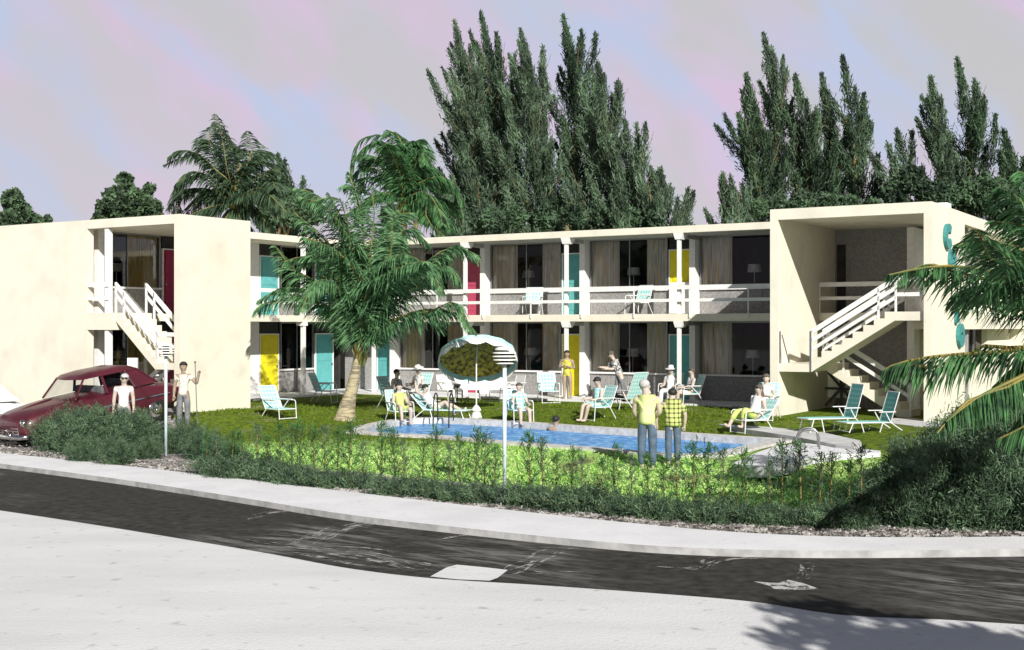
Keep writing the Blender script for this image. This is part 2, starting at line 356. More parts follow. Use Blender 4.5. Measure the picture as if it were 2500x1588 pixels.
# ------------------------------------------------------------------ terrain
WZ=-.38; PZ=-.25
water_px=[(888,1067),(915,1054),(960,1043),(1010,1036),(1076,1034),(1232,1043),(1400,1056),(1564,1067),(1700,1077),(1886,1090),
          (1823,1103),(1773,1116),(1724,1126),(1636,1125),(1484,1111),(1265,1095),(1092,1079),(960,1073)]
pool=[G(x,y,WZ) for x,y in water_px]
pool2=[(p.x,p.y) for p in pool]
def inside(x,y,poly):
    c=False; n=len(poly); j=n-1
    for i in range(n):
        xi,yi=poly[i]; xj,yj=poly[j]
        if (yi>y)!=(yj>y) and x<(xj-xi)*(y-yi)/(yj-yi)+xi: c=not c
        j=i
    return c
def polydist(x,y,poly):
    d=1e9; n=len(poly)
    for i in range(n):
        x0,y0=poly[i]; x1,y1=poly[(i+1)%n]; dx,dy=x1-x0,y1-y0
        t=max(0,min(1,((x-x0)*dx+(y-y0)*dy)/(dx*dx+dy*dy+1e-9)))
        d=min(d,math.hypot(x-x0-t*dx,y-y0-t*dy))
    return d
def gz(x,y):
    a,b=toab(x,y)
    w=max(0,min(1,(a-3)/9)); b0=11.6*(1-w)+5.0*w; b1=15.5*(1-w)+16*w
    z=-.56*sstep(b,b0,b1) if b1>b0 else 0
    z-=.02
    if -8<x<14 and 18<y<45:
        if inside(x,y,pool2): return PZ-.03
        d=polydist(x,y,pool2); k=sstep(d,.6,3.5); z=(PZ-.03)*(1-k)+z*k
    return z
def onground(px,py,it=12):
    z=-.3
    for _ in range(it):
        p=G(px,py,z); z=gz(p.x,p.y)
    return Vector((p.x,p.y,z))
def interp(pts,x):
    if x<=pts[0][0]:
        (x0,y0),(x1,y1)=pts[0],pts[1]
    elif x>=pts[-1][0]:
        (x0,y0),(x1,y1)=pts[-2],pts[-1]
    else:
        for (x0,y0),(x1,y1) in zip(pts,pts[1:]):
            if x0<=x<=x1: break
    return y0+(y1-y0)*(x-x0)/(x1-x0)
walk_in=[(-500,1058),(20,1108),(400,1148),(700,1183),(1000,1218),(1250,1246),(1500,1273),(1750,1296),(2000,1309),(2250,1312),(2500,1310),(3300,1304)]
walk_out=[(-500,1078),(20,1146),(300,1184),(600,1231),(850,1272),(1100,1302),(1350,1329),(1600,1351),(1850,1361),(2100,1363),(2500,1359),(3300,1350)]
dark_out=[(-500,1175),(20,1249),(300,1292),(650,1350),(850,1387),(1050,1411),(1300,1427),(1650,1452),(1850,1470),(2050,1500),(2300,1512),(2500,1524),(3300,1560)]
RZ=-.66; SZ=-.56
M['kerb']=mat('shade_toned_kerb',(.46,.46,.46),(.30,.30,.30),4,.9,.3,detail=8)  # shade put into the colour: darker grey tones down the sunlit kerb face
def strip(name, e0, e1, z0, z1, m, n=120, x0=-500, x1=3300, skirt=None, kind='structure'):
    vs=[];fs=[]
    for i in range(n+1):
        x=x0+(x1-x0)*i/n
        vs.append(G(x,interp(e0,x),z0)); q1=G(x,interp(e1,x),z1 if skirt is None else RZ); q1.z=z1; vs.append(q1)
        if skirt is not None: q=vs[-1].copy(); q.z=skirt; vs.append(q)
    k=3 if skirt is not None else 2
    for i in range(n):
        fs.append((k*i,k*i+1,k*i+k+1,k*i+k))
        if skirt is not None: fs.append((k*i+1,k*i+2,k*i+k+2,k*i+k+1))
    mb=MB(); mb.add(vs,fs)
    if skirt is not None: mb.m=[i%2 for i in range(len(fs))]; m=[m,M['kerb']]
    o=mb.build(name,m); o['kind']=kind; return o
def smooth_edges(e, n=60):
    # Catmull-Rom resample so that the kerb curves
    out=[]
    for i in range(len(e)-1):
        p0=e[max(i-1,0)];p1=e[i];p2=e[i+1];p3=e[min(i+2,len(e)-1)]
        for k in range(6):
            t=k/6; 
            x=p1[0]+(p2[0]-p1[0])*t
            m1=(p2[1]-p0[1])/(p2[0]-p0[0])*(p2[0]-p1[0]); m2=(p3[1]-p1[1])/(p3[0]-p1[0])*(p2[0]-p1[0])
            y=(2*t**3-3*t**2+1)*p1[1]+(t**3-2*t**2+t)*m1+(-2*t**3+3*t**2)*p2[1]+(t**3-t**2)*m2
            out.append((x,y))
    out.append(e[-1]); return out
walk_in=smooth_edges(walk_in); walk_out=smooth_edges(walk_out); dark_out=smooth_edges(dark_out)
sw=strip('sidewalk', walk_in, walk_out, SZ, SZ, M['sidewalk'], skirt=RZ-.02)
asph=strip('asphalt_roadway', [(x,y-6) for x,y in walk_out], dark_out, RZ, RZ, M['asphalt'])
mb=MB(); mb.add([(-90,-12,RZ-.004),(90,-12,RZ-.004),(90,60,RZ-.004),(-90,60,RZ-.004)],[(0,1,2,3)])
# pale road only in front of the building line: a big sheet, lawn and gravel lie over it
o=MB().add([(-120,-40,RZ-.006),(120,-40,RZ-.006),(120,27,RZ-.006),(-120,34,RZ-.006)],[(0,1,2,3)]).build('road',M['road']); o['kind']='structure'
o=MB().add([(-900,-300,-.72),(900,-300,-.72),(900,1400,-.72),(-900,1400,-.72)],[(0,1,2,3)]).build('ground',M['earth']); o['kind']='structure'
def sand_mat():
    m, nt, bs, out = nodes_of('sand_spill'); L=nt.links; N=nt.nodes.new
    bs.inputs['Base Color'].default_value=(.58,.58,.57,1); bs.inputs['Roughness'].default_value=.95
    geo=N('ShaderNodeNewGeometry'); n=N('ShaderNodeTexNoise'); n.inputs['Scale'].default_value=7; n.inputs['Detail'].default_value=8; n.inputs['Roughness'].default_value=.75
    L.new(geo.outputs['Position'], n.inputs['Vector'])
    q=N('ShaderNodeMapRange'); q.inputs[1].default_value=.40; q.inputs[2].default_value=.52; q.inputs[4].default_value=.85; L.new(n.outputs[0], q.inputs[0])
    t=N('ShaderNodeBsdfTransparent'); x=N('ShaderNodeMixShader'); L.new(q.outputs[0], x.inputs[0]); L.new(t.outputs[0], x.inputs[1]); L.new(bs.outputs[0], x.inputs[2]); L.new(x.outputs[0], out.inputs[0])
    return m
M['sand']=sand_mat()
# pale slab and sand spills on the dark roadway
def patch(name,pts,m,z=RZ+.004):
    P3=[G(x,y,z) for x,y in pts]; o=MB().add(P3,[tuple(range(len(P3)))[::-1]]).build(name,m); o['kind']='structure'; return o
patch('concrete_slab',[(1050,1408),(1090,1386),(1115,1379),(1180,1385),(1240,1392),(1215,1411),(1195,1418),(1120,1415)],M['road'])
patch('sand_spill',[(1840,1420),(1900,1424),(1925,1416),(1960,1424),(2000,1438),(1940,1441),(1890,1438),(1880,1431),(1862,1426)],M['sand'],RZ+.004)
def alpha_track():
    m, nt, bs, out = nodes_of('sandy_tyre_track'); L=nt.links; N=nt.nodes.new
    bs.inputs['Base Color'].default_value=(.5,.5,.49,1); bs.inputs['Roughness'].default_value=.95
    geo=N('ShaderNodeNewGeometry'); n=N('ShaderNodeTexNoise'); n.inputs['Scale'].default_value=5; n.inputs['Detail'].default_value=8; n.inputs['Roughness'].default_value=.7
    L.new(geo.outputs['Position'], n.inputs['Vector'])
    q=N('ShaderNodeMapRange'); q.inputs[1].default_value=.45; q.inputs[2].default_value=.62; q.inputs[4].default_value=.8; L.new(n.outputs[0], q.inputs[0])
    t=N('ShaderNodeBsdfTransparent'); x=N('ShaderNodeMixShader'); L.new(q.outputs[0], x.inputs[0]); L.new(t.outputs[0], x.inputs[1]); L.new(bs.outputs[0], x.inputs[2]); L.new(x.outputs[0], out.inputs[0])
    return m
M['track']=alpha_track()
tracks=[([(690,1335),(740,1318),(790,1300),(850,1280),(905,1266)],.22),([(760,1322),(850,1288),(960,1266),(1010,1262)],.20),([(600,1270),(660,1254),(720,1248)],.14),
 ([(1225,1405),(1290,1375),(1350,1345),(1390,1334)],.13),([(1195,1416),(1260,1392),(1330,1360),(1400,1338)],.10),([(1380,1372),(1560,1380),(1690,1390),(1730,1372),(1770,1352)],.05),([(1940,1415),(1950,1385),(1975,1368)],.12),
 ([(700,1340),(900,1352),(1050,1395)],.25),([(840,1356),(960,1372),(1060,1392)],.12),([(560,1318),(760,1352),(1000,1392)],.16),
 ([(1000,1330),(1100,1312),(1160,1302)],.07),([(1250,1395),(1330,1402),(1430,1400)],.06),([(1700,1395),(1760,1370),(1820,1364),(1900,1366)],.06)]
mb=MB(); lay=0
for pts,w in tracks:
    P3=[G(x,y,RZ) for x,y in pts]; Q=[Vector(c) for c in catmull([np.array(p) for p in P3],len(pts)*7)]
    for q_ in range(max(3,int(w*38))):
        o_=random.uniform(-1,1)*w*1.5; hw=random.uniform(.012,.035); s0=random.uniform(0,.45); s1=random.uniform(.55,1); lay+=1; vs=[]
        QQ=Q[int(s0*len(Q)):max(int(s0*len(Q))+4,int(s1*len(Q)))]
        for i_,p in enumerate(QQ):
            d=(QQ[min(i_+1,len(QQ)-1)]-QQ[max(i_-1,0)]).normalized(); sd=Vector((-d.y,d.x,0)); wd=hw*math.sin(math.pi*(i_+.3)/len(QQ))
            c_=p+sd*(o_+.03*math.sin(i_*.7+lay)); z_=Vector((0,0,.004+lay*.00012)); vs+=[c_+sd*wd+z_,c_-sd*wd+z_]
        mb.add(vs,[(2*k_,2*k_+1,2*k_+3,2*k_+2)[::-1] for k_ in range(len(QQ)-1)])
o=mb.build('tyre_tracks',M['track']); o['kind']='structure'
# lawn and gravel, one grid each
cell=.22; x0,x1,y0,y1=-34.0,30.0,13.0,60.0
nx=int((x1-x0)/cell); ny=int((y1-y0)/cell)
H={}
def gv(i,j):
    k=(i,j)
    if k not in H:
        x=x0+i*cell; y=y0+j*cell; H[k]=(x,y,gz(x,y))
    return H[k]
lawn_edge=[(200,1000),(425,1022),(470,1050),(520,1095),(560,1120),(640,1140),(900,1158),(1250,1192),(1500,1222),(1800,1248),(2100,1252),(2400,1240),(3000,1200)]
lw=MB(); gr=MB(); li={}; gi={}
for i in range(nx):
    for j in range(ny):
        x=x0+(i+.5)*cell; y=y0+(j+.5)*cell
        pxx=CX+F*x/y; pyy=HY+F*(CAMZ-SZ)/y
        if pyy>interp(walk_in,max(-500,min(3300,pxx)))+ (2.2*cell*.5)*F*3/y/y+1: continue
        a,b=toab(x,y)
        if b<-1.0 and a>-2 and a<21: continue
        if -8<x<14 and 18<y<45:
            if inside(x,y,pool2) or polydist(x,y,pool2)<.16: continue
        z=gz(x,y); py=HY+F*(CAMZ-z)/y
        islawn = py<interp(lawn_edge,max(200,min(3000,pxx)))+random.uniform(-5,5) and pxx>430+random.uniform(-4,4) and not (a<3 and b>8.3 and pxx<468)
        T,D=(lw,li) if islawn else (gr,gi); q=[]
        for ii,jj in ((i,j),(i+1,j),(i+1,j+1),(i,j+1)):
            if (ii,jj) not in D: D[(ii,jj)]=len(T.v); T.v.append(gv(ii,jj))
            q.append(D[(ii,jj)])
        T.f.append(tuple(q)); T.m.append(0)
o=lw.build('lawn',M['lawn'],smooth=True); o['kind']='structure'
o=gr.build('gravel_ground',M['gravel'],smooth=True); o['kind']='structure'

# ------------------------------------------------------------------ pool
def offset(poly,d):
    n=len(poly); A=sum(poly[i][0]*poly[(i+1)%n][1]-poly[(i+1)%n][0]*poly[i][1] for i in range(n)); sg=1 if A>0 else -1
    out=[]
    for i in range(n):
        p0=Vector(poly[i-1]);p1=Vector(poly[i]);p2=Vector(poly[(i+1)%n]); e1=(p1-p0).normalized(); e2=(p2-p1).normalized()
        n1=Vector((e1.y,-e1.x))*sg; n2=Vector((e2.y,-e2.x))*sg; m=(n1+n2).normalized(); k=d/max(.45,m.dot(n1)); out.append((p1.x+m.x*k,p1.y+m.y*k))
    return out
pe=empty('swimming_pool',(pool2[4][0],pool2[4][1],PZ)); tag(pe,'kidney shaped swimming pool with pale concrete coping in the lawn','swimming pool')
off=Vector(pe.location)
def loc(v): return Vector(v)-off
outer=offset(pool2,.42); mid=offset(pool2,.02)
n=len(pool2); vs=[]
for (ax,ay),(bx,by) in zip(mid,outer):
    vs+=[(ax,ay,-.9),(ax,ay,PZ),(ax,ay,PZ+.03),(bx,by,PZ+.03),(bx,by,-.5)]
fs=[]
for i in range(n):
    j=(i+1)%n
    for k in range(4): fs.append((5*i+k,5*i+k+1,5*j+k+1,5*j+k))
MB().add([loc(v) for v in vs],fs).build('coping',M['coping'],pe)
bs_=offset(pool2,.01)
MB().add([loc((x,y,WZ)) for x,y in bs_]+[loc((x,y,-1.6)) for x,y in bs_],[(i,(i+1)%n,n+(i+1)%n,n+i) for i in range(n)]+[tuple(range(n,2*n))]).build('basin',mat('pool_blue',(.25,.5,.7)),pe)
o=MB().add([(x,y,WZ) for x,y in offset(pool2,.005)],[tuple(range(n))]).build('water',M['water_pool']); o['kind']='structure'
# apron at deep end and path beside it
def slab(name,pts,z,th,m,kind='structure'):
    P3=[G(x,y,z) for x,y in pts]; n=len(P3); vs=P3+[Vector((p.x,p.y,z-th)) for p in P3]
    o=MB().add(vs,[tuple(range(n))]+[(i,n+i,n+(i+1)%n,(i+1)%n) for i in range(n)]).build(name,m); o['kind']=kind; return o
slab('pool_apron',[(1893,1090),(1960,1082),(2070,1092),(2150,1101),(2150,1106),(2040,1110),(1975,1117),(1930,1132),(1880,1140),(1820,1140),(1790,1131),(1835,1110),(1865,1099)][::-1],PZ+.05,.2,M['sidewalk'])
slab('path',[(1752,1036),(1800,1034),(1900,1045),(2010,1056),(2100,1076),(2105,1086),(2085,1091),(2040,1086),(1940,1066),(1820,1048)][::-1],-.13,.2,M['path'])
slab('stair_path',[(2165,1022),(2220,1020),(2300,1030),(2310,1040),(2300,1044),(2230,1040),(2160,1032)][::-1],.0,.2,M['path'])

# ------------------------------------------------------------------ motel
mo=empty('motel_building',(OX,OY,0),math.atan2(UY,UX))
tag(mo,'two storey cream motel wrapped round the lawn with flat roof, white railings and coloured doors','motel')
def part(name,mb,m,parent=mo,label=None,**k):
    o=mb.build(name,m,parent,**k)
    if label: o['label']=label
    return o
ZR0,ZR1=5.38,5.60; ZS0,ZS1=2.60,2.83; FB=-1.55
# roof slabs
part('roof',MB().ab(-1.6,17.5,0,-10,ZR0,ZR1),M['stucco'],bevel=.01,label='flat roof slab of the middle wing')
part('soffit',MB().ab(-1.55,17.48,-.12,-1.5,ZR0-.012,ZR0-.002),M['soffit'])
part('roof',MB().ab(-1.6,0,0.003,8.42,ZR0,ZR1).ab(-12,-1.603,-10,11.0,ZR0,ZR1),M['stucco'],label='flat roof slab of the left wing')
part('gallery_floor',MB().ab(0,17.48,0,-1.54,ZS0,ZS1),M['stucco'],label='upper gallery slab of the middle wing')
part('gallery_floor',MB().ab(-1.54,0,-1.54,11.0,ZS0,ZS1-.003),M['stucco'],label='upper gallery slab of the left wing')
part('walkway',MB().ab(-1.5,17.48,.55,-1.54,-.25,.04).ab(-1.5,.45,.553,8.4,-.25,.037),M['sidewalk'])
# columns, caps, beams
for a in (1.0,5.05,9.1,13.18):
    for z0,z1 in ((.04,ZS0),(ZS1,ZR0)):
        part('column',MB().box(a-.055,a+.055,.03,.14,z0,z1).add(
            [(a-.11,0.0,z1-.20),(a+.11,0.0,z1-.20),(a+.11,.30,z1-.20),(a-.11,.30,z1-.20),(a-.17,-.012,z1-.001),(a+.17,-.012,z1-.001),(a+.17,.42,z1-.001),(a-.17,.42,z1-.001)],
            [(0,3,2,1),(4,5,6,7),(0,1,5,4),(1,2,6,5),(2,3,7,6),(3,0,4,7)]),M['white'])
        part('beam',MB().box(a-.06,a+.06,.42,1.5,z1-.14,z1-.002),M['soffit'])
for b in (2.54,6.6):
    for z0,z1 in ((.04,ZS0),(ZS1,ZR0)):
        part('column',MB().ab(-.16,-.03,b-.065,b+.065,z0,z1).ab(-.3,.005,b-.13,b+.13,z1-.14,z1-.001),M['white'])
# railings: middle gallery
def rail_run(p,q,z,n,label=None,par=None,posts=True,boards=((.77,.90),(.38,.48))):
    mb=MB(); p=Vector((p[0],-p[1],0)); q=Vector((q[0],-q[1],0)); d=(q-p)
    for h0,h1 in boards: mb.beam(p+Vector((0,0,z+(h0+h1)/2)),q+Vector((0,0,z+(h0+h1)/2)),.05,h1-h0)
    if posts:
        for i in range(n+1):
            c=p+d*i/n; mb.beam(c+Vector((0,0,z-.12)),c+Vector((0,0,z+.86)),.035,.035)
    return part('railing',mb,M['white'],label=label)
rail_run((0.05,.03),(17.45,.03),ZS1,9,'white board railing along the middle gallery',None)
rail_run((.03,.1),(.03,8.3),ZS1,4,'white board railing along the left gallery',None)

curt_n=0
def curtain(par,a0,a1,b,z0,z1,axis='a',m='curtain'):
    n=max(6,int((a1-a0)/.035)); vs=[];fs=[]
    for i in range(n+1):
        t=a0+(a1-a0)*i/n; w=b+.035*math.sin(i*1.25)+.012*math.sin(i*.37)
        for z in (z0,z1):
            vs.append((t,-w,z) if axis=='a' else (w,-t,z))
    for i in range(n): fs.append((2*i,2*i+2,2*i+3,2*i+1))
    return MB().add(vs,fs).build('curtain',M[m],par,smooth=True)
def door(axis,c0,c1,off,z,col,label,h=2.1,knobside=1):
    """axis 'a': door in plane b=off spanning a c0..c1 ; axis 'b': plane a=off spanning b c0..c1"""
    def bx(mb,u0,u1,d0,d1,z0,z1,mi=0):
        return mb.ab(u0,u1,off+d0,off+d1,z0,z1,mi) if axis=='a' else mb.ab(off+d0,off+d1,u0,u1,z0,z1,mi)
    mb=MB(); bx(mb,c0+.04,c1-.04,-.05,-.01,z,z+h)
    # two shallow raised panels
    bx(mb,c0+.14,c1-.14,-.01,.004,z+.18,z+.95); bx(mb,c0+.14,c1-.14,-.01,.004,z+1.1,z+h-.15)
    d=part('door',mb,M[col],label=label)
    fr=MB(); bx(fr,c0,c0+.037,-.06,.02,z,z+h+.04); bx(fr,c1-.037,c1,-.06,.02,z,z+h+.04); bx(fr,c0+.037,c1-.037,-.06,.02,z+h+.003,z+h+.04)
    fr.build('frame',M['finwall'],d)
    k=MB(); kx=c1-.12 if knobside>0 else c0+.12; bx(k,kx-.025,kx+.025,.006,.06,z+.95,z+1.0); k.build('handle',M['metal'],d)
    tr=MB(); bx(tr,c0,c1,-.06,-.03,z+h+.045,z+2.53 if z>1 else z+2.54); part('transom_panel',tr,M['room'])
def window(axis,c0,c1,off,z,zt,clist,golden=False,glassmull=None,room=True):
    def bx(mb,u0,u1,d0,d1,z0,z1,mi=0):
        return mb.ab(u0,u1,off+d0,off+d1,z0,z1,mi) if axis=='a' else mb.ab(off+d0,off+d1,u0,u1,z0,z1,mi)
    g=MB(); bx(g,c0,c1,-.04,-.03,z+.85,zt)
    w=part('window',g,M['glass'])
    f=MB(); bx(f,c0,c0+.05,-.07,.0,z+.85,zt); bx(f,c1-.05,c1,-.07,.0,z+.85,zt); bx(f,c0+.05,c1-.05,-.07,.0,zt-.05,zt)
    ms=glassmull if glassmull else [c0+(c1-c0)*.5]
    for m in ms: bx(f,m-.015,m+.015,-.06,-.01,z+.85,zt-.05)
    f.build('frame',M['metal'],w)
    s=MB(); bx(s,c0-.02,c1+.02,-.08,.05,z+.79,z+.848); s.build('sill',M['finwall'],w)
    for (u0,u1) in clist: curtain(w,u0,u1,off-.12,z+.3,zt-.05,'a' if axis=='a' else 'b','curtain_gold' if golden else 'curtain')
    sp=MB(); bx(sp,c0-.02,c1+.02,-.10,-.02,z,z+.787); bx(sp,c0+.02,c0+.06,-.02,.0,z+.05,z+.78); 
    bx(sp,(c0+c1)/2-.02,(c0+c1)/2+.02,-.02,.0,z+.05,z+.78); part('spandrel',sp,M['spandrel'])
cols=[1.0,5.05,9.1,13.15]
dcol={(1.0,1):'door_teal',(1.0,0):'door_teal',(5.05,1):'door_red',(5.05,0):'door_red',(9.1,1):'door_teal',(9.1,0):'door_yellow',(13.15,1):'door_yellow',(13.15,0):'door_teal'}
nm={'door_teal':'teal door','door_red':'crimson door','door_yellow':'yellow door','door_magenta':'magenta door'}
for ci,c in enumerate(cols):
    for up,z,zt in ((0,.04,ZS0),(1,ZS1,ZR0)):
        k=dcol[(c,up)]
        door('a',c-1.0,c-.13,FB,z,k,nm[k]+(' on the upper gallery' if up else ' on the ground floor'))
        part('party_wall',MB().ab(c-.12,c+.08,-1.2,-1.65,z,zt-.002),M['finwall'])
        e=c+3.0 if ci<3 else 17.46
        if ci<3: cl=[(c+.12,c+1.15),(c+2.2,c+2.96)]
        else: cl=[(c+.12,c+1.15)]
        window('a',c+.1,e,FB,z,zt-.002,cl,glassmull=[c+1.6] if ci<3 else [c+2.5])
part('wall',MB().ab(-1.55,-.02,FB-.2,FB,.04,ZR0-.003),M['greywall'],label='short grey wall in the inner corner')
part('half_screen',MB().ab(12.22,12.95,-1.46,-1.42,ZS1+.03,ZS1+1.05),M['white'],label='white half-height screen before the upper yellow door')
# rooms behind the middle facade: floor, ceiling, back wall, partitions
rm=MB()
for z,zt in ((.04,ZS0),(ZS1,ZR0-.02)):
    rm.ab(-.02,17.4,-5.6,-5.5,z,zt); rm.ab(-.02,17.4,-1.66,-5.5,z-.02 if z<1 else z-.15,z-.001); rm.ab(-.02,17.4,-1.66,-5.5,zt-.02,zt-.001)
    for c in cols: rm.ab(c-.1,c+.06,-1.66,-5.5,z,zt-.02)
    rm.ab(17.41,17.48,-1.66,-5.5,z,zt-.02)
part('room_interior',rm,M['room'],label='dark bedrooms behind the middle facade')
part('rear_wall',MB().ab(-12,22,-9.8,-10,-.5,ZR0-.003),M['stucco'])
# left wing facade facing the lawn (plane a=-1.55)
LA=-1.55
for up,z,zt in ((0,.04,ZS0),(1,ZS1,ZR0)):
    door('b',2.2,3.2,LA,z,'door_teal' if up else 'door_yellow',('teal' if up else 'yellow')+' door beside the left block',knobside=-1)
    door('b',-.85,.2,LA,z,'door_teal',('teal' if up else 'teal')+' door by the inner corner',knobside=-1)
    window('b',.3,2.1,LA,z,zt-.002,[(.35,.9),(1.3,2.05)])
    part('wall',MB().ab(-1.75,LA,3.22,4.2,z,zt-.002),M['finwall'],label='pale wall piece beside a left wing door')
    window('b',4.25,6.7,LA,z,zt-.002,[(4.3,5.0),(6.0,6.6)])
    door('b',6.85,7.72,LA,z,'door_magenta','magenta door seen through the stair opening')
    window('b',7.8,10.35,LA,z,zt-.002,[(7.85,9.1)],golden=True,glassmull=[9.15])
    part('party_wall',MB().ab(-1.75,-1.2,10.37,10.6,z,zt-.002),M['finwall'])
    part('wall',MB().ab(-1.75,LA,10.61,11.0,z,zt-.002),M['finwall'])
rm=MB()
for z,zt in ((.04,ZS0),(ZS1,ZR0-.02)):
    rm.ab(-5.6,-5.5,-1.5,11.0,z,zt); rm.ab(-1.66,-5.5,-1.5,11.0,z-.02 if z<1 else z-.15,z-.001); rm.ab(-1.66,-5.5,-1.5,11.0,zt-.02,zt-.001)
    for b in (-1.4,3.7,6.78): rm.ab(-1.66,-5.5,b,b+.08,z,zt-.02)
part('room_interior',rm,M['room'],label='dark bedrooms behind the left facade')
# left block: front wall with two storey opening
fw=MB(); B1=11.26; B0=11.02
fw.ab(-16,-.9,B0,B1,-.9,ZR1)           # left panel
fw.ab(2.76,2.997,B0,B1,-.9,ZR1)         # right pier
fw.ab(-.9,2.76,B0,B1,5.34,ZR1)        # lintel
part('wall',fw,M['stucco'],label='plain cream street wall of the left block with a tall stair opening')
part('wall',MB().ab(2.78,3.0,8.45,B0,-.6,ZR1-.003),M['stucco'],label='plain cream side wall of the left block facing the lawn')
part('roof',MB().ab(-1.6,2.78,8.43,B0-.002,ZR0,ZR1-.003),M['stucco'])
part('wall',MB().ab(-.05,2.78,8.45,8.65,.0,ZR0-.003),M['finwall'],label='back wall of the left stair well') if False else None
part('gallery_floor',MB().ab(-.9,.25,9.9,B1,2.33,ZS1+.003),M['stucco'],label='stair head slab in the left block')
part('column',MB().ab(-.18,-.02,B1-.2,B1-.04,ZS1+.004,5.338).ab(-.18,-.02,B1-.2,B1-.04,-.4,2.328),M['white'],label='slim white column in the left opening')
rail_run((-.9,B1-.03),(-.0,B1-.03),ZS1,1,'white railing at the head of the left stair',None,posts=False)
def stairs(name,a_lo,z_lo,a_hi,z_hi,b0,b1,label,n=8,rails=True,railb=None,nb=2,und=.22,treadlift=.0):
    """straight flight between two a positions; stringer slab with steps on it"""
    st=empty(name) if False else None
    poly=[]; da=(a_hi-a_lo)/n; dz=(z_hi-z_lo)/n
    top=[]
    for i in range(n):
        top+= [(a_lo+da*i,z_lo+dz*(i+1)),(a_lo+da*(i+1),z_lo+dz*(i+1))]
    poly=[(a_lo,z_lo-und)]+[(a_lo,z_lo)]+top+[(a_hi,z_hi-und)]
    mb=MB(); N=len(poly); y0,y1=-max(b0,b1),-min(b0,b1)
    vs=[(x,y0,z) for x,z in poly]+[(x,y1,z) for x,z in poly]
    fs=[]
    # side faces as quads per step to avoid concave ngons
    slope=(z_hi-z_lo)/(a_hi-a_lo)
    q=MB()
    for i in range(n):
        xa,xb=a_lo+da*i,a_lo+da*(i+1); za=z_lo+dz*i-und; zb=z_lo+dz*(i+1)-und; zt=z_lo+dz*(i+1)
        q.add([(xa,y0,za),(xb,y0,zb),(xb,y0,zt),(xa,y0,zt),(xa,y1,za),(xb,y1,zb),(xb,y1,zt),(xa,y1,zt)],
              [(0,1,2,3),(7,6,5,4),(0,4,5,1),(3,2,6,7),(0,3,7,4),(1,5,6,2)])
    o=part('staircase',q,M['stucco'],label=label)
    if rails:
        for rb in (railb or [max(b0,b1)-.03]):
            r=MB()
            hs=((.83,.13),(.52,.09)) if nb==2 else ((.86,.13),(.62,.10),(.38,.09))
            for h,t in hs:
                r.beam((a_lo,-rb,z_lo+h),(a_hi,-rb,z_hi+h),.05,t)
            for t in (0,.8,1):
                x=a_lo+(a_hi-a_lo)*t; z=z_lo+(z_hi-z_lo)*t; r.beam((x,-rb,z),(x,-rb,z+.9),.05,.05)
            r.build('handrail',M['white'],o)
    return o
# left stairs: upper flight falls to the right, lower flight runs back to the left behind it
stairs('s',1.97,1.38,.25,2.83,10.0,B1-.06,'upper flight of the left stair falling to the right',railb=[B1-.09,10.02])
part('landing',MB().ab(1.97,2.775,8.66,B1-.04,1.2,1.38),M['stucco'],label='half landing of the left stair')
stairs('s',.1,.0,1.97,1.36,8.7,9.8,'lower flight of the left stair going back to the left',railb=[9.78])
part('railing',MB().beam((1.97,-(B1-.09),2.2),(2.76,-(B1-.09),2.2),.05,.12).beam((1.97,-(B1-.09),1.85),(2.76,-(B1-.09),1.85),.05,.09).beam((2.0,-(B1-.09),1.38),(2.0,-(B1-.09),2.2),.05,.05),M['white'])
# right block
RA0,RA1=17.5,21.8; RB=3.54
pw=MB(); pw.ab(RA0,RA0+.22,-1.6,RB,-.4,ZR1+.02)
part('wall',pw,M['stucco'],label='left flank wall of the right stair block')
pw=MB(); pw.ab(RA0+.22,RA1-.2,RB-.22,RB,5.33,ZR1+.02)
part('lintel',pw,M['stucco'],label='wide cream lintel over the right stair opening')
part('wall',MB().ab(RA1-.2,RA1,-.3,RB,-.4,ZR1+.02),M['stucco'],label='right flank wall carrying the teal letters')
part('roof',MB().ab(RA0+.22,RA1-.2,-10,RB-.223,ZR0,ZR1+.01).ab(RA1-.2,RA1+.0,-14,-.303,5.3,ZR1+.02),M['stucco'],label='roof slab over the right stair block')
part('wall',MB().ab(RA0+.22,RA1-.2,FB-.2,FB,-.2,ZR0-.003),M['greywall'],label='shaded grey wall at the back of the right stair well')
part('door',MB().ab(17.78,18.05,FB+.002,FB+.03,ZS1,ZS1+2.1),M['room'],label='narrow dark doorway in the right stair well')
part('gallery_floor',MB().ab(RA0+.223,RA1-.203,0,-1.54,ZS0,ZS1),M['stucco'],label='gallery slab crossing the right stair block')
rail_run((RA0+.25,.03),(21.5,.03),ZS1,2,'white railing at the back of the right stair well',None)
part('gallery_floor',MB().ab(20.86,RA1-.2,0.003,RB-.1,ZS0-.02,ZS1-.02),M['stucco'],label='stair head slab in the right block')
rail_run((20.86,RB-.14),(21.58,RB-.14),ZS1,1,'white railing at the head of the right stair',None)
part('landing',MB().ab(RA0+.223,18.62,.9,RB-.08,1.2,1.42),M['stucco'],label='half landing of the right stair')
stairs('s',18.62,1.42,20.86,2.81,2.35,RB-.1,'upper flight of the right stair climbing to the right',railb=[RB-.13,2.4],nb=3)
stairs('s',20.9,.0,18.62,1.40,1.0,2.1,'lower flight of the right stair dropping to the right',railb=[2.08])
part('railing',MB().beam((17.75,-(RB-.1),1.42),(17.75,-(RB-.1),2.3),.03,.03).beam((17.8,-(RB-.1),2.2),(18.0,-(RB-.1),1.45),.025,.025).beam((18.6,-(RB-.1),1.2),(18.6,-(RB-.1),2.3),.05,.05),M['metal'])
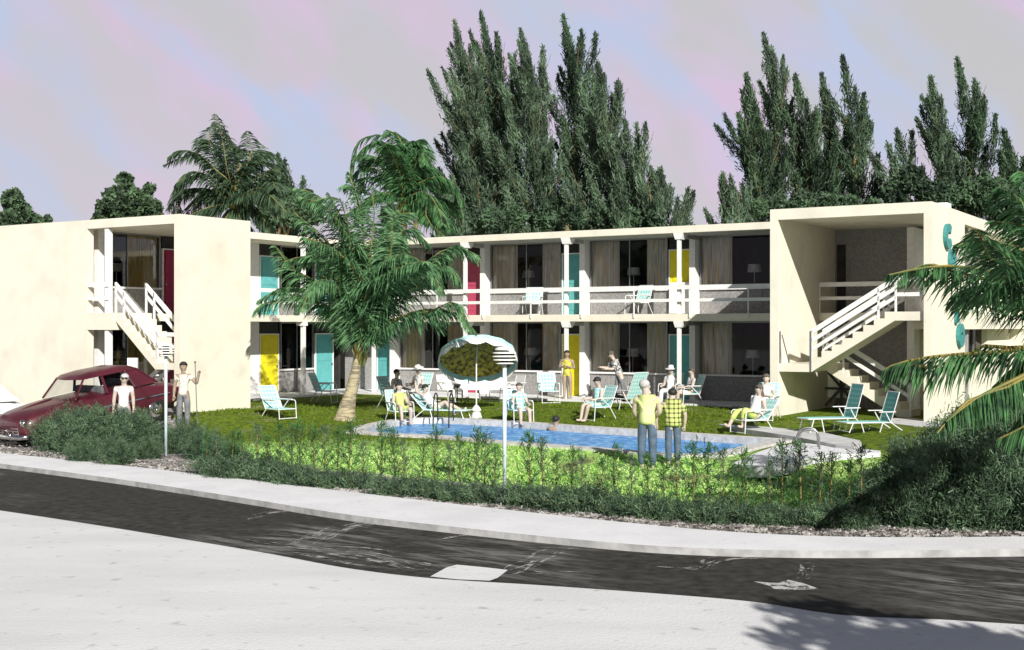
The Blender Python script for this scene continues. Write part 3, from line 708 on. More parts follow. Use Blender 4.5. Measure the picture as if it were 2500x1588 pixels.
# cross-braced screen under the landing
xb=MB(); xb.ab(18.05,18.9,.2,.23,.35,1.2); part('screen',xb,M['white'],label='white screen behind dark crossed bars')
x2=MB()
for (p,q) in (((18.0,.1),(18.95,1.2)),((18.95,.1),(18.0,1.2)),((18.47,.0),(18.47,1.25)),((18.0,.62),(18.95,.62))):
    x2.beam((p[0],-.3,p[1]),(q[0],-.3,q[1]),.05,.07)
part('cross_bars',x2,M['darkmetal'])
# right outer facade beyond the flank wall
part('wall',MB().ab(20.2,20.4,-14,-.31,-.3,5.28),M['finwall'],label='recessed side wall facing the right')
part('gallery_floor',MB().ab(20.4,RA1,-14,-.31,2.35,2.85),M['stucco'],label='cream balcony slab on the right side')
part('wall',MB().ab(20.41,21.2,-14,-1.2,-.3,2.34).ab(20.41,21.2,-1.2,-.31,-.3,2.34),M['stucco'],label='cream ground floor wall on the right side') if False else None
part('wall',MB().ab(20.402,21.3,-3.1,-1.0,-.3,2.34).ab(20.402,21.3,-14,-6.0,-.3,2.34).ab(20.402,21.3,-6.0,-3.1,-.3,1.6),M['stucco'],label='cream ground floor wall on the right side')
w=part('window',MB().ab(21.1,21.12,-6.0,-3.1,1.6,2.34),M['glass'],label='shaded window on the right side')
MB().ab(21.13,21.18,-4.6,-4.52,1.6,2.34).build('frame',M['metal'],w)
curtain(w,-5.9,-3.2,20.95,1.6,2.34,'b','curtain')
part('roof_vent',MB().ab(21.3,21.7,.9,1.4,ZR1+.02,ZR1+.18),M['white'])
# teal letters on the flank wall: thick extruded strokes facing +a
def letter(shape,bc,zc,w=.62,h=.6,t=.15,name='letter',lab=None):
    X=RA1+.004; mb=MB()
    def seg(path,closed=False):
        n=len(path); vs=[]
        for i,(b,z) in enumerate(path):
            p=Vector((b,z)); q0=Vector(path[i-1] if (i>0 or closed) else path[i]); q1=Vector(path[(i+1)%n] if (i<n-1 or closed) else path[i])
            d=(q1-q0).normalized(); nn=Vector((-d.y,d.x))*t/2
            for s_,e in ((1,0),(1,.09),(-1,.09),(-1,0)):
                v=p+nn*s_; vs.append((X+e,-v.x,v.y))
        m_=n if closed else n-1; fs=[]
        for i in range(m_):
            j=(i+1)%n
            for k in range(4): fs.append((4*i+k,4*i+(k+1)%4,4*j+(k+1)%4,4*j+k))
        if not closed: fs+=[(0,1,2,3),(4*(n-1)+3,4*(n-1)+2,4*(n-1)+1,4*(n-1))]
        mb.add(vs,fs)
    W=w/2-t/2; Hh=h/2-t/2
    if shape=='O': seg([(bc+W*math.cos(k*math.pi/8),zc+Hh*math.sin(k*math.pi/8)) for k in range(16)],True)
    if shape=='C': seg([(bc+W*math.cos(R(k)),zc+Hh*math.sin(R(k))) for k in range(-145,146,20)])
    if shape=='I': seg([(bc,zc-h/2),(bc,zc+h/2)])
    o=mb.build(name,M['signteal'],mo)
    if lab: o['label']=lab
# letters step toward the back; b decreases to the right on this face: letter drawn mirrored in b so it reads from the street
letter('C',1.95,4.82,w=.8,h=.68,t=.22,lab='teal letter C')
letter('O',1.45,4.22,w=.7,h=.6,t=.22,lab='teal letter half hidden by a frond')
letter('I',.9,2.82,w=.6,h=.6,t=.26,lab='teal upright stroke letter')
letter('O',.45,2.18,w=.75,h=.66,t=.24,lab='lowest teal letter O')

# floor lamps inside the rooms
lp=empty('floor_lamp',(0,0,0)); tag(lp,'x','lamp','floor lamps in the bedrooms')
MB().lathe([(.24,1.36),(.20,1.62),(.19,1.62),(.23,1.36)],n=16).build('lamp_shade',M['lampshade'],lp,smooth=False)
MB().tube([(0,0,.02),(0,0,1.5)],.015).build('stem',M['alum'],lp)
MB().lathe([(.14,0),(.14,.02),(.03,.04)],n=14).build('base',M['metal'],lp)
lamps=[(px,Y,z,t) for px,Y,z,t in []]
def lamp_at(px,b,z,label,first=[True]):
    # point on plane b whose picture column is px
    bx,by=OX+b*UX*0+b*UY, OY-b*UX
    r=(px-CX)/F; a=(r*by-bx)/(UX-r*UY)
    p=AB(a,b,z)
    if first[0]:
        lp.location=p; lp['label']=label; first[0]=False; return
    dup(lp,p,0,label)
for px,fl,l in ((1290,1,'lit-looking pale lamp shade in the upper window right of the crimson door'),(1547,1,'pale lamp in the upper window between teal and yellow doors'),(1842,1,'pale lamp in the upper window next to the right block'),
              (1295,0,'pale lamp in the ground floor window behind the parasol'),(1545,0,'pale lamp in the ground floor window behind the bending man'),(1838,0,'pale lamp in the ground floor window next to the right block')):
    lamp_at(px,-2.4,ZS1 if fl else .05,l.replace('lit-looking ',''))
def lamp_left(px,a,z,label):
    r=(px-CX)/F; bx,by=OX+a*UX,OY+a*UY; b=(r*by-bx)/(UY+r*UX); dup(lp,AB(a,b,z),0,label)
lamp_left(284,-2.3,ZS1,'pale lamp in the upper room seen through the left stair opening')
lamp_left(290,-2.3,.05,'pale lamp in the lower room seen under the left stair')
# ------------------------------------------------------------------ people
def skin_eval(verts, edges, radii, sub=1):
    me=bpy.data.meshes.new('t'); me.from_pydata([tuple(v) for v in verts],edges,[]); o=bpy.data.objects.new('t',me); COL.objects.link(o)
    sk=o.modifiers.new('s','SKIN'); sk.use_smooth_shade=True; sk.branch_smoothing=.6
    if not me.skin_vertices: 
        bpy.context.view_layer.objects.active=o
    L_=me.skin_vertices[0].data if me.skin_vertices else None
    if L_ is None:
        bpy.context.view_layer.update(); L_=me.skin_vertices[0].data
    for i,r in enumerate(radii):
        L_[i].radius=(r,r) if not hasattr(r,'__len__') else r; L_[i].use_root=(i==0)
    ss=o.modifiers.new('u','SUBSURF'); ss.levels=sub; ss.render_levels=sub
    dg=bpy.context.evaluated_depsgraph_get(); ev=o.evaluated_get(dg); m2=ev.to_mesh()
    V=[tuple(v.co) for v in m2.vertices]; Fc=[tuple(p.vertices) for p in m2.polygons]; ev.to_mesh_clear()
    bpy.data.objects.remove(o); bpy.data.meshes.remove(me)
    return V,Fc
def nv(v): return Vector(v).normalized()
def person(loc,rz,label,h=1.72,spine=(0,0,1),pel=.93,thigh=((.03,0,-1),(.03,0,-1)),shin=((0,0,-1),(0,0,-1)),uarm=((.18,0,-1),(.18,0,-1)),farm=((.05,-.15,-1),(.05,-.15,-1)),
           head=(0,-.1,1),shirt='white_cloth',sleeve=.55,pants='grey_cloth',pantlen=1.0,hair='hair_brown',hairlen=0,skirt=None,glasses=False,skin='skin',heavy=1.0,bare_torso=False,shoes='dark_cloth',hat=None,lower=True,group=None):
    """faces local -Y; index 0 is x<0, index 1 is x>0 (x of each direction is given outward)"""
    k=h/1.75; root=empty('person',loc,rz); tag(root,label,'person',group)
    S=nv(spine); Pv=Vector((0,0,pel))*k; side=Vector((1,0,0)); fw=S.cross(side).normalized() # fw ~ forward
    if fw.y>0: fw=-fw
    waist=Pv+S*.13*k; chest=Pv+S*.33*k; ub=Pv+S*.47*k; neck=Pv+S*.53*k
    H=nv(head); n2=neck+H*.06*k; jaw=neck+H*.105*k+Vector(fw)*.02*k; cr=neck+H*.175*k; tp=neck+H*.225*k
    V=[Pv,waist,chest,ub,neck,n2,jaw,cr,tp]; E=[(0,1),(1,2),(2,3),(3,4),(4,5),(5,6),(6,7),(7,8)]
    Rr=[.135*heavy,.125*heavy,.145*heavy,.12*heavy,.075,.068,.088,.112,.085]
    J={}
    for s in (0,1):
        sg=-1 if s==0 else 1
        f=lambda d:Vector((d[0]*sg,d[1],d[2])).normalized()
        sh=ub+side*sg*.185*k*(.5+.5*heavy)-S*.01*k; el=sh+f(uarm[s])*.29*k; wr=el+f(farm[s])*.25*k; hd=wr+f(farm[s])*.08*k
        b=len(V); V+=[sh,sh.lerp(el,.5),el,el.lerp(wr,.45),wr,hd]; E+=[(3,b),(b,b+1),(b+1,b+2),(b+2,b+3),(b+3,b+4),(b+4,b+5)]; Rr+=[.075,.06,.05,.048,.034,.042]
        hp_=Pv+side*sg*.095*k-S*.03*k; kn=hp_+f(thigh[s])*.43*k; an=kn+f(shin[s])*.42*k
        t=f(shin[s]); ft=fw-t*fw.dot(t)*.6; ft.normalize(); toe=an+ft*.16*k+t*.05*k
        b2=len(V); V+=[hp_,hp_.lerp(kn,.5),kn,kn.lerp(an,.4),an,an+t*.05*k,toe]; E+=[(0,b2),(b2,b2+1),(b2+1,b2+2),(b2+2,b2+3),(b2+3,b2+4),(b2+4,b2+5),(b2+5,b2+6)]; Rr+=[.10,.09,.068,.064,.046,.048,.04]
        J[s]=(b,b2,wr,hd,f(farm[s]))
    rad=[r*k for r in Rr]
    Vb,Fb=skin_eval(V,E,rad); mb=MB(); mb.add(Vb,Fb)
    # nose, ears, five fingers each hand
    ctr=cr; mb.ell(ctr+fw*.098*k-H*.025*k,(.016*k,.02*k,.026*k),6,5)
    for sg in (-1,1): mb.ell(ctr+side*sg*.094*k-H*.02*k,(.012*k,.022*k,.032*k),6,5)
    for s in (0,1):
        b,b2,wr,hd,fd=J[s]; ax=fd.cross(Vector((0,1,.2))).normalized(); cu=fd.cross(ax).normalized()
        for i in range(4):
            o=hd+ax*(i-1.5)*.018*k; l=(.065,.078,.074,.055)[i]*k
            mb.tube([o,o+fd*l*.55+cu*.004,o+fd*l*.95+cu*.02*k],[.010*k,.009*k,.006*k],5)
        o=wr+fd*.03*k+ax*.028*k; mb.tube([o,o+(fd+ax*.8).normalized()*.035*k,o+(fd+ax*.45).normalized()*.065*k],[.011*k,.010*k,.007*k],5)
    mb.build('body',M[skin],root,smooth=True)
    # eyes
    for sg in (-1,1): MB().ell(ctr+fw*.088*k+side*sg*.034*k+H*.008*k,(.013*k,.01*k,.009*k),6,4).build('eye',M['eye'],root)
    m_=ctr+fw*.088*k-H*.066*k; MB().ell(m_,(.026*k,.008*k,.006*k),6,4).build('mouth',M['lips'],root)
    if glasses:
        g=MB()
        for sg in (-1,1): g.ell(ctr+fw*.10*k+side*sg*.036*k+H*.008*k,(.036*k,.012*k,.028*k),10,6); g.beam(ctr+fw*.09*k+side*sg*.075*k+H*.012*k,ctr+side*sg*.10*k+H*.012*k,.008,.008)
        g.build('sunglasses',M['eye'],root)
    # hair: cap shell
    hm=MB(); q=H.to_track_quat('Z','Y').to_matrix(); 
    hm.ell(ctr+H*.035*k-fw*.018*k,(.108*k,.112*k,.098*k),14,9,rot=None)
    if hairlen: hm.ell(ctr-fw*.05*k-H*.05*k*(1+hairlen),(.10*k,.07*k,(.10+.05*hairlen)*k),10,7)
    # cut the front-lower part of the cap away so the face shows
    keep=[]; 
    for fi,f_ in enumerate(hm.f):
        c=sum((Vector(hm.v[i]) for i in f_),Vector())/len(f_)-ctr
        if not (c.dot(fw)>.028*k and c.dot(H)<.05*k): keep.append(fi)
    hm.f=[hm.f[i] for i in keep]; hm.m=[0]*len(hm.f)
    hm.build('hair',M[hair],root,smooth=True)
    if hat:
        t=MB(); t.lathe([(.21*k,0),(.20*k,.012),(.115*k,.02),(.108*k,.08),(.07*k,.12),(.01,.125)],c=ctr+H*.05*k,n=16,rot=q); t.build('hat',M[hat],root)
    # shirt
    if shirt:
        idx=[2,1,0,3]; sv=[V[i] for i in idx]; sr=[rad[2]*1.10,rad[1]*1.15,rad[0]*1.10,rad[3]*1.06]; se=[(0,1),(1,2),(0,3)]
        for s in (0,1):
            b=J[s][0]; m0=len(sv)
            sv.append(V[b]); sr.append(rad[b]*1.25); se.append((3,m0))
            if sleeve>0:
                sv.append(V[b].lerp(V[b+2],min(1,sleeve))); sr.append(rad[b+1]*1.35); se.append((m0,m0+1))
                if sleeve>1: sv.append(V[b+2].lerp(V[b+4],sleeve-1)); sr.append(rad[b+3]*1.25); se.append((m0+1,m0+2))
        n_=len(sv); sv.append(Pv-S*.09*k); sr.append(rad[0]*1.12); se.append((2,n_))
        a_,b_=skin_eval(sv,se,sr); MB().add(a_,b_).build('shirt',M[shirt],root,smooth=True)
    if pants and lower:
        sv=[Pv+S*.04*k,Pv]; sr=[rad[0]*1.06,rad[0]*1.09]; se=[(0,1)]
        for s in (0,1):
            b=J[s][1]; m0=len(sv); sv.append(V[b]); sr.append(rad[b]*1.14); se.append((1,m0))
            L1=min(1,pantlen*2) if pantlen<.5 else 1
            sv.append(V[b].lerp(V[b+2],L1)); sr.append(rad[b+2]*1.3 if L1==1 else rad[b+1]*1.25); se.append((m0,m0+1))
            if pantlen>.5: sv.append(V[b+2].lerp(V[b+4],(pantlen-.5)*2)); sr.append(rad[b+4]*1.7); se.append((m0+1,m0+2))
        a_,b_=skin_eval(sv,se,sr); MB().add(a_,b_).build('shorts' if pantlen<.5 else 'trousers',M[pants],root,smooth=True)
    return root
STAND=dict()
SIT=dict(pel=.47,thigh=((.12,-1,.05),(.12,-1,.05)),shin=((.02,-.12,-1),(.02,-.12,-1)),uarm=((.2,-.25,-1),(.2,-.25,-1)),farm=((-.1,-1,-.1),(-.1,-1,-.1)),spine=(0,.22,1))
REC=dict(pel=.36,spine=(0,.75,1),thigh=((.1,-1,.25),(.1,-1,.35)),shin=((.02,-1,-.5),(.02,-.9,-.7)),uarm=((.25,0,-1),(.25,0,-1)),farm=((0,-1,.1),(0,-1,.1)),head=(0,.15,1))
def at(px,py): return onground(px,py)
def pat(px,Y):  # on ground at picture column and depth
    x=(px-CX)/F*Y; return Vector((x,Y,gz(x,Y)))
person(pat(302,32.0),R(-10)+R(25),'man in white shirt and dark trousers beside the maroon car',h=1.72,shirt='white_cloth',pants='grey_cloth',hair='hair_white',glasses=True,head=(.15,-.3,1))
person(pat(448,33.2),R(-5),'man in cream print shirt at the block corner holding up a pole',h=1.74,shirt='print',sleeve=.6,pants='grey_cloth',hair='hair_dark',skin='skin_shade',
       uarm=((.2,0,-1),(.75,-.2,-.9)),farm=((.05,-.1,-1),(.35,-.25,1)))
fishing=MB().tube([(0,0,0),(0,0,1.75)],.012,6).ell((0,0,1.76),(.03,.03,.03)); fo=fishing.build('walking_pole',M['metal']); q=pat(482,33.0); fo.location=q; fo.rotation_euler=(0,R(-2),0); tag(fo,'thin upright pole held by the man in the cream print shirt','pole')
y=41.4
def onwalk(px,b=.2,z=.04):
    bx,by=OX+b*UY, OY-b*UX; r=(px-CX)/F; a=(r*by-bx)/(UX-r*UY); return AB(a,b,z)
person(onwalk(1384,.1),R(-10),'woman in yellow swimsuit standing with folded hands before the yellow ground floor door',h=1.60,shirt='yellow_cloth',sleeve=0,pants='yellow_cloth',pantlen=.16,hair='hair_dark',hairlen=1,
       uarm=((.35,.1,-1),(.3,.1,-1)),farm=((-.8,-.8,.25),(-.8,-.8,.2)),skin='skin_shade',thigh=((.0,0,-1),(.12,-.1,-1)))
person(onwalk(1512,-.3),R(-75),'man in spotted shirt and grey trousers bending forward outside the ground floor window',h=1.68,spine=(0,-.42,1),pel=.9,shirt='print_dark',sleeve=1.0,pants='grey_cloth',hair='hair_brown',
       thigh=((.05,-.15,-1),(.05,.2,-1)),shin=((0,.1,-1),(0,.1,-1)),uarm=((.1,-.6,-1),(.1,-.4,-1)),farm=((0,-1,.1),(0,-1,0)),head=(0,-.6,1))
person(pat(1580,24.6),R(180-12),'white haired man in pale lime shirt seen from behind beyond the hedge',h=1.74,shirt='limetop',sleeve=.5,pants='blue_cloth',hair='hair_white',heavy=1.2,
       uarm=((.2,-.1,-1),(.2,-.2,-1)),farm=((-.5,-.6,-.5),(-.3,-.6,-.7)),head=(.25,-.25,1),spine=(.02,-.03,1))
person(pat(1643,24.9),R(180+10),'stocky man in lime and black plaid shirt seen from behind, an elbow held out',h=1.50,shirt='plaid',sleeve=.75,pants='blue_cloth',hair='hair_dark',heavy=1.5,spine=(-.03,-.12,1),
       uarm=((.25,0,-1),(.7,-.1,-1)),farm=((0,-.3,-1),(-.15,-.3,-1)),head=(-.05,-.35,1))
# ------------------------------------------------------------------ lawn chairs
def lawn_chair(loc,rz,label,web='teal',low=1.0,recl=.35,length=.52,backh=.62,group='webbed lawn chairs',name='lawn_chair',armr=True):
    root=empty(name,loc,rz); tag(root,label,'lawn chair' if length<.8 else 'chaise',group)
    W=.27; sz=.38*low; f=MB(); by=.24; fy=by-length; bt=Vector((0,by+backh*math.sin(recl),sz+backh*math.cos(recl)))
    for s in (-1,1):
        x=s*(W+.02)
        f.tube([(x,fy,sz),(x,by,sz),(x,bt.y,bt.z)],.013,6)
        if length<.8:
            f.tube([(x,fy-.02,.0),(x,fy+.02,sz+.2),(x,fy+.07,sz+.24),(x,by+.12,sz+.24)],.013,6)
            f.tube([(x,by+.2,0),(x,by-.05,sz+.02),(x,by-.28,sz+.24)],.013,6)
        else:
            f.tube([(x,fy+.15,sz),(x,fy+.05,0)],.013,6); f.tube([(x,fy+.35,sz),(x,fy+.42,0)],.013,6); f.tube([(x,by-.2,sz),(x,by-.28,0)],.013,6); f.tube([(x,by+.35,0),(x,by,sz),(x,by-.12,sz+.22)],.013,6)
    for yy in (fy,by): f.tube([(-W-.02,yy,sz),(W+.02,yy,sz)],.012,6)
    f.tube([(-W-.02,bt.y,bt.z),(W+.02,bt.y,bt.z)],.012,6); f.tube([(-W-.02,fy-.02 if length<.8 else fy+.05,.02),(W+.02,fy-.02 if length<.8 else fy+.05,.02)],.012,6)
    f.build('frame',M['alum'],root)
    s=MB(); n=max(4,int(length/.11))
    for i in range(n):
        y0=fy+length*(i+.08)/n; y1=fy+length*(i+.92)/n; s.box(-W,W,y0,y1,sz-.006,sz+.008)
    for i in range(5): s.box(-W+.54*(i+.12)/5,-W+.54*(i+.85)/5,fy,by,sz+.009,sz+.014)
    s.build('seat',M[web],root)
    b=MB(); d=(bt-Vector((0,by,sz))); n=max(4,int(backh/.1))
    for i in range(n):
        p=Vector((0,by,sz))+d*(i+.08)/n; q=Vector((0,by,sz))+d*(i+.92)/n
        b.add([(-W,p.y,p.z),(W,p.y,p.z),(W,q.y,q.z),(-W,q.y,q.z),(-W,p.y+.012,p.z),(W,p.y+.012,p.z),(W,q.y+.012,q.z),(-W,q.y+.012,q.z)],[(0,1,2,3),(7,6,5,4),(0,4,5,1),(3,2,6,7),(0,3,7,4),(1,5,6,2)])
    for i in range(5):
        x0=-W+.54*(i+.12)/5; x1=-W+.54*(i+.85)/5; p=Vector((0,by-.006,sz)); q=p+d
        b.add([(x0,p.y,p.z),(x1,p.y,p.z),(x1,q.y,q.z),(x0,q.y,q.z)],[(0,1,2,3)]); b.add([(x0,p.y+.022,p.z),(x1,p.y+.022,p.z),(x1,q.y+.022,q.z),(x0,q.y+.022,q.z)],[(0,1,2,3)])
    b.build('backrest',M[web],root)
    if armr:
        for s_ in (-1,1): MB().box(s_*(W+.02)-.025,s_*(W+.02)+.025,by-.42 if length<.8 else by-.3,by+.12,sz+.245,sz+.265).build('armrest',M['alum'],root)
    return root
lawn_chair(at(682,1016),R(48),'empty teal webbed chair on the grass in front of the yellow door at left',low=.7,recl=.5,length=.6,backh=.7)
lawn_chair(at(795,984),R(78),'empty teal webbed chair between the left wing and the palm trunk, side on',recl=.4)
lawn_chair(at(1340,984),R(12),'empty teal webbed chair at the walkway left of the woman in yellow',recl=.25,backh=.6)
def seated(px,py,rz,label,clabel,web='teal',chair=True,low=1.0,ck={},**k):
    p=at(px,py); d=dict(SIT); d.update(k)
    if chair: lawn_chair(p,rz,clabel,web,low=low,**ck)
    q=p.copy(); return person(q,rz,label,**d)
seated(1270,1016,R(20),'person in teal clothes slumped in a webbed chair behind the right lamp post','teal chair holding the slumped sunbather behind the right lamp post',shirt='teal',pants='teal',pantlen=.3,h=1.55,hair='hair_brown',hat=None,ck=dict(recl=.5))
seated(1460,1012,R(-62),'woman in teal dress and sunglasses sitting sideways by the pool, legs crossed at the ankle','teal chair under the woman in sunglasses beside the pool',shirt='teal',pants='teal',pantlen=.42,sleeve=.2,h=1.65,hair='hair_dark',glasses=True,
       shin=((-.1,-.25,-1),(-.25,-.1,-1)),head=(0,-.35,1),spine=(0,.05,1))
p=at(1530,1002); lawn_chair(p,R(-138),'tall teal webbed chaise seen from behind, left of the white haired man',low=.9,recl=.42,length=1.25,backh=.85,name='chaise')
d=dict(REC); person(p,R(-138),'person in dark trousers reclining on the tall teal chaise, legs stretched left',h=1.7,shirt='white_cloth',pants='dark_cloth',hair='hair_brown',**d)
seated(1682,992,R(-78),'person in black and white spotted shirt sitting left of the right ground floor party wall','white framed chair of the person in the spotted shirt',shirt='print_dark',pants='white_cloth',pantlen=.4,h=1.6,hair='hair_brown',hat=None)
seated(1636,986,R(-30),'person in white with a white sun hat sitting behind the man in plaid','chair hidden behind the man in plaid',shirt='white_cloth',pants='white_cloth',hat='white_cloth',h=1.6,hair='hair_white')
p=at(1838,1036); lawn_chair(p,R(-62),'low lounger at the right under the woman with dark sunglasses',low=.85,recl=.6,length=.7,backh=.6)
person(p,R(-62),'woman with dark sunglasses and lime trousers sitting with bent legs near the right block',h=1.72,pel=.44,spine=(0,.45,1),thigh=((.1,-1,.35),(.12,-1,.55)),shin=((0,-.55,-.85),(.02,-.15,-1)),uarm=((.15,.1,-1),(.15,.1,-1)),farm=((0,-.6,-.4),(0,-.6,-.4)),
       shirt='white_cloth',sleeve=.2,pants='lime_cloth',pantlen=.85,hair='hair_brown',hairlen=1,glasses=True,head=(0,-.15,1))
p=at(1868,1026); seated(1868,1026,R(-28),'woman in white blouse with folded arms sitting against the right block','chair of the woman with folded arms',shirt='white_cloth',pants='white_cloth',pantlen=.5,h=1.62,hair='hair_brown',uarm=((.3,-.2,-1),(.3,-.2,-1)),farm=((-.9,-.7,.1),(-.9,-.7,.2)),pel=.50)
lawn_chair(at(2052,1042),R(-76),'long teal chaise with a high checkered back below the right stair',web='tealdark',low=.85,recl=.28,length=1.25,backh=.85,name='chaise')
lawn_chair(at(2138,1050),R(-80),'second teal chaise further right with an upright back, nearer the stair foot',web='tealdark',low=.6,recl=.3,length=1.1,backh=.75,name='chaise')
c=lawn_chair(AB(0,0,0),R(-31.75+20),'pale teal chair on the upper gallery right of the crimson door'); 
def galchair(c,px,b,z):
    bx,by=OX+b*UY, OY-b*UX; r=(px-CX)/F; a=(r*by-bx)/(UX-r*UY); c.location=AB(a,b,z)
galchair(c,1300,-.85,ZS1)
c2=dup(c,(0,0,0),R(-31.75-15),'pale teal chair on the upper gallery left of the upper yellow door'); galchair(c2,1556,-.85,ZS1)
# group by the left end of the pool
seated(978,1012,R(30),'woman in lime top and shorts sitting at the left end of the pool','teal chair of the woman in lime at the pool end',shirt='lime_cloth',pants='lime_cloth',pantlen=.35,sleeve=.3,h=1.6,hair='hair_dark',hairlen=1,low=.8,pel=.40,thigh=((.2,-1,.35),(.15,-1,.1)),shin=((0,-.2,-1),(0,.1,-1)))
seated(962,992,R(60),'person in white shirt with a striped cap sitting behind the woman in lime','white chair behind the woman in lime',shirt='print_dark',pants='lime_cloth',pantlen=.4,h=1.62,hair='hair_dark',spine=(0,-.2,1))
seated(1018,985,R(-40),'person in white with pale hat sitting left of the parasol','white chair left of the parasol',shirt='white_cloth',pants='white_cloth',h=1.62,hair='hair_dark',hat='white_cloth',head=(0,-.3,1))
p=at(1062,1014); lawn_chair(p,R(72),'low chaise by the pool ladder under the reclining sunbather',low=.75,recl=.75,length=1.3,backh=.6,name='chaise')
person(p,R(72),'sunbather in grey reclining beside the pool ladder with knees drawn up',h=1.7,pel=.36,spine=(0,.85,1),thigh=((.1,-1,.55),(.12,-1,.25)),shin=((0,-.6,-.8),(.0,-1,-.45)),uarm=((.3,.2,.2),(.25,0,-1)),farm=((-.5,.3,.8),(0,-1,.1)),shirt='white_cloth',sleeve=.1,pants='print',pantlen=.3,hair='hair_dark',head=(0,-.2,1))
# swimmer
sp=G(1357,1052,WZ); sp.z=WZ-1.28
person(sp,R(160),'dark haired swimmer at the far pool edge with arms on the coping',h=1.68,shirt=None,pants='dark_cloth',pantlen=.2,hair='hair_dark',skin='skin_shade',uarm=((.5,-.8,-.3),(.5,-.8,-.3)),farm=((0,-1,.2),(0,-1,.2)))
# ------------------------------------------------------------------ parasol, table, white chairs
ub_=at(1163,1020); root=empty('parasol',ub_); tag(root,'teal rimmed parasol tilted back to show its olive flowered lining, standing by the pool','parasol')
MB().lathe([(.17,0),(.155,.06),(.10,.20),(.145,.215),(.13,.27),(.06,.36),(.02,.385)],n=20).build('base',M['white'],root)
rc=P(1166,870,ub_.y)-ub_; nrm=Vector((-.04,.56,.83)).normalized(); ex=Vector((1,0,0)); ex=(ex-nrm*ex.dot(nrm)).normalized(); ey=nrm.cross(ex)
apex=rc+nrm*.34; Rm=1.15
MB().tube([(0,0,.3),(0,0,rc.z-.25),apex],.02,8).build('pole',M['white'],root)
nseg=14
def canopy(rs,hs,off_):
    vs=[];fs=[]; m=nseg*4
    for r_,h_ in zip(rs,hs):
        for i in range(m):
            a=2*math.pi*i/m; sc=1-.025*(.5-.5*math.cos(nseg*a)) ; dr=.03*(.5-.5*math.cos(nseg*a))*r_/Rm
            vs.append(rc+ex*math.cos(a)*r_*sc+ey*math.sin(a)*r_*sc+nrm*(h_-dr+off_))
    for j in range(len(rs)-1):
        for i in range(m): fs.append((j*m+i,j*m+(i+1)%m,(j+1)*m+(i+1)%m,(j+1)*m+i))
    return vs,fs
v,f=canopy([Rm,.85,.5,.2,.02],[0,.12,.24,.31,.34],.006); MB().add(v,f).build('canopy',M['umb_out'],root,smooth=True)
v,f=canopy([Rm-.004,.85,.5,.2,.02],[0,.12,.24,.31,.34],-.006); MB().add(v,f).build('lining',M['umb_in'],root,smooth=True)
mb=MB(); m=nseg*6
def val(h0,h1f,mi):
    vs=[];fs=[]
    for i in range(m):
        a=2*math.pi*i/m; sc=1-.025*(.5-.5*math.cos(nseg*a)); p=rc+(ex*math.cos(a)+ey*math.sin(a))*(Rm+.003)*sc; out=(ex*math.cos(a)+ey*math.sin(a))
        vs+=[p+nrm*h0+out*(.02 if mi else 0),p+nrm*h1f(a)+out*(.02 if mi else .012)]
    for i in range(m): j=(i+1)%m; fs.append((2*i,2*j,2*j+1,2*i+1))
    return vs,fs
v,f=val(.0,lambda a:-.17,0); MB().add(v,f).build('rim_band',M['umb_out'],root)
v,f=val(-.15,lambda a:-.26-.07*abs(math.sin(nseg*a/2)),1); MB().add(v,f).build('valance',M['umb_val'],root)
for i in range(7):
    a=2*math.pi*i/7; MB().tube([rc+nrm*.30,rc+(ex*math.cos(a)+ey*math.sin(a))*Rm*.98+nrm*.0],.006,5).build('rib',M['metal'],root)
tb=at(1180,988); tb=pat(1185,40.2); root=empty('garden_table',tb); tag(root,'long low white garden table behind the parasol','table')
MB().box(-1.1,1.1,-.35,.35,.50,.55).build('tabletop',M['white'],root)
for sx in (-1,1):
    for sy in (-1,1): MB().box(sx*1.0-.03,sx*1.0+.03,sy*.28-.03,sy*.28+.03,0,.499).build('leg',M['white'],root)
for i,(px,Y,rz,l) in enumerate(((1098,40.8,40,'white metal chair at the left end of the garden table'),(1150,41.3,0,'white metal chair behind the garden table, left'),(1212,41.3,-10,'white metal chair behind the garden table, right'),(1250,40.6,-60,'white metal chair at the right end of the garden table'))):
    M['whiteweb']=M['white']; lawn_chair(pat(px,Y),R(rz),l,web='whiteweb',recl=.2,backh=.5,group='white chairs round the garden table',name='garden_chair')
v=MB().lathe([(.11,0),(.10,.02),(.02,.04),(.02,.5),(.10,.55),(.11,.62),(.0,.62)],n=12).build('ashtray_stand',M['darkmetal']); v.location=pat(1116,39.8); tag(v,'dark upright ashtray stand at the left of the long white table','ashtray stand')
# ------------------------------------------------------------------ lamp posts with louvred heads
def lamp_post(loc,label,top):
    root=empty('lamp_post',loc); tag(root,label,'lamp post','louvred garden lamp posts'); h=top-loc.z
    MB().tube([(0,0,-.05),(0,0,h-.26)],.036,10).build('post',mat('post_paint_%d'%len(bpy.data.materials),(.62,.74,.76),(.5,.6,.62),4,.6),root,smooth=True)
    hd=MB()
    for i,(r,z) in enumerate(((.16,-.26),(.205,-.20),(.215,-.14),(.205,-.08),(.175,-.02))): hd.lathe([(r,h+z),(r-.01,h+z+.018),(r*.45,h+z+.03)],n=20)
    hd.lathe([(.17,h),(.10,h+.035),(.01,h+.045)],n=20); hd.build('louvres',M['white'],root)
    MB().lathe([(.06,h-.27),(.075,h-.2),(.075,h-.03)],n=14).build('inner_lamp',M['darkmetal'],root); return root
lamp_post(G(1232,1216,-.56),'louvred lamp post in front of the parasol, standing in the hedge',P(1232,852,G(1232,1216,-.56).y).z)
lamp_post(G(405,1111,-.56),'louvred lamp post in front of the left stair opening',P(405,842,G(405,1111,-.56).y).z)
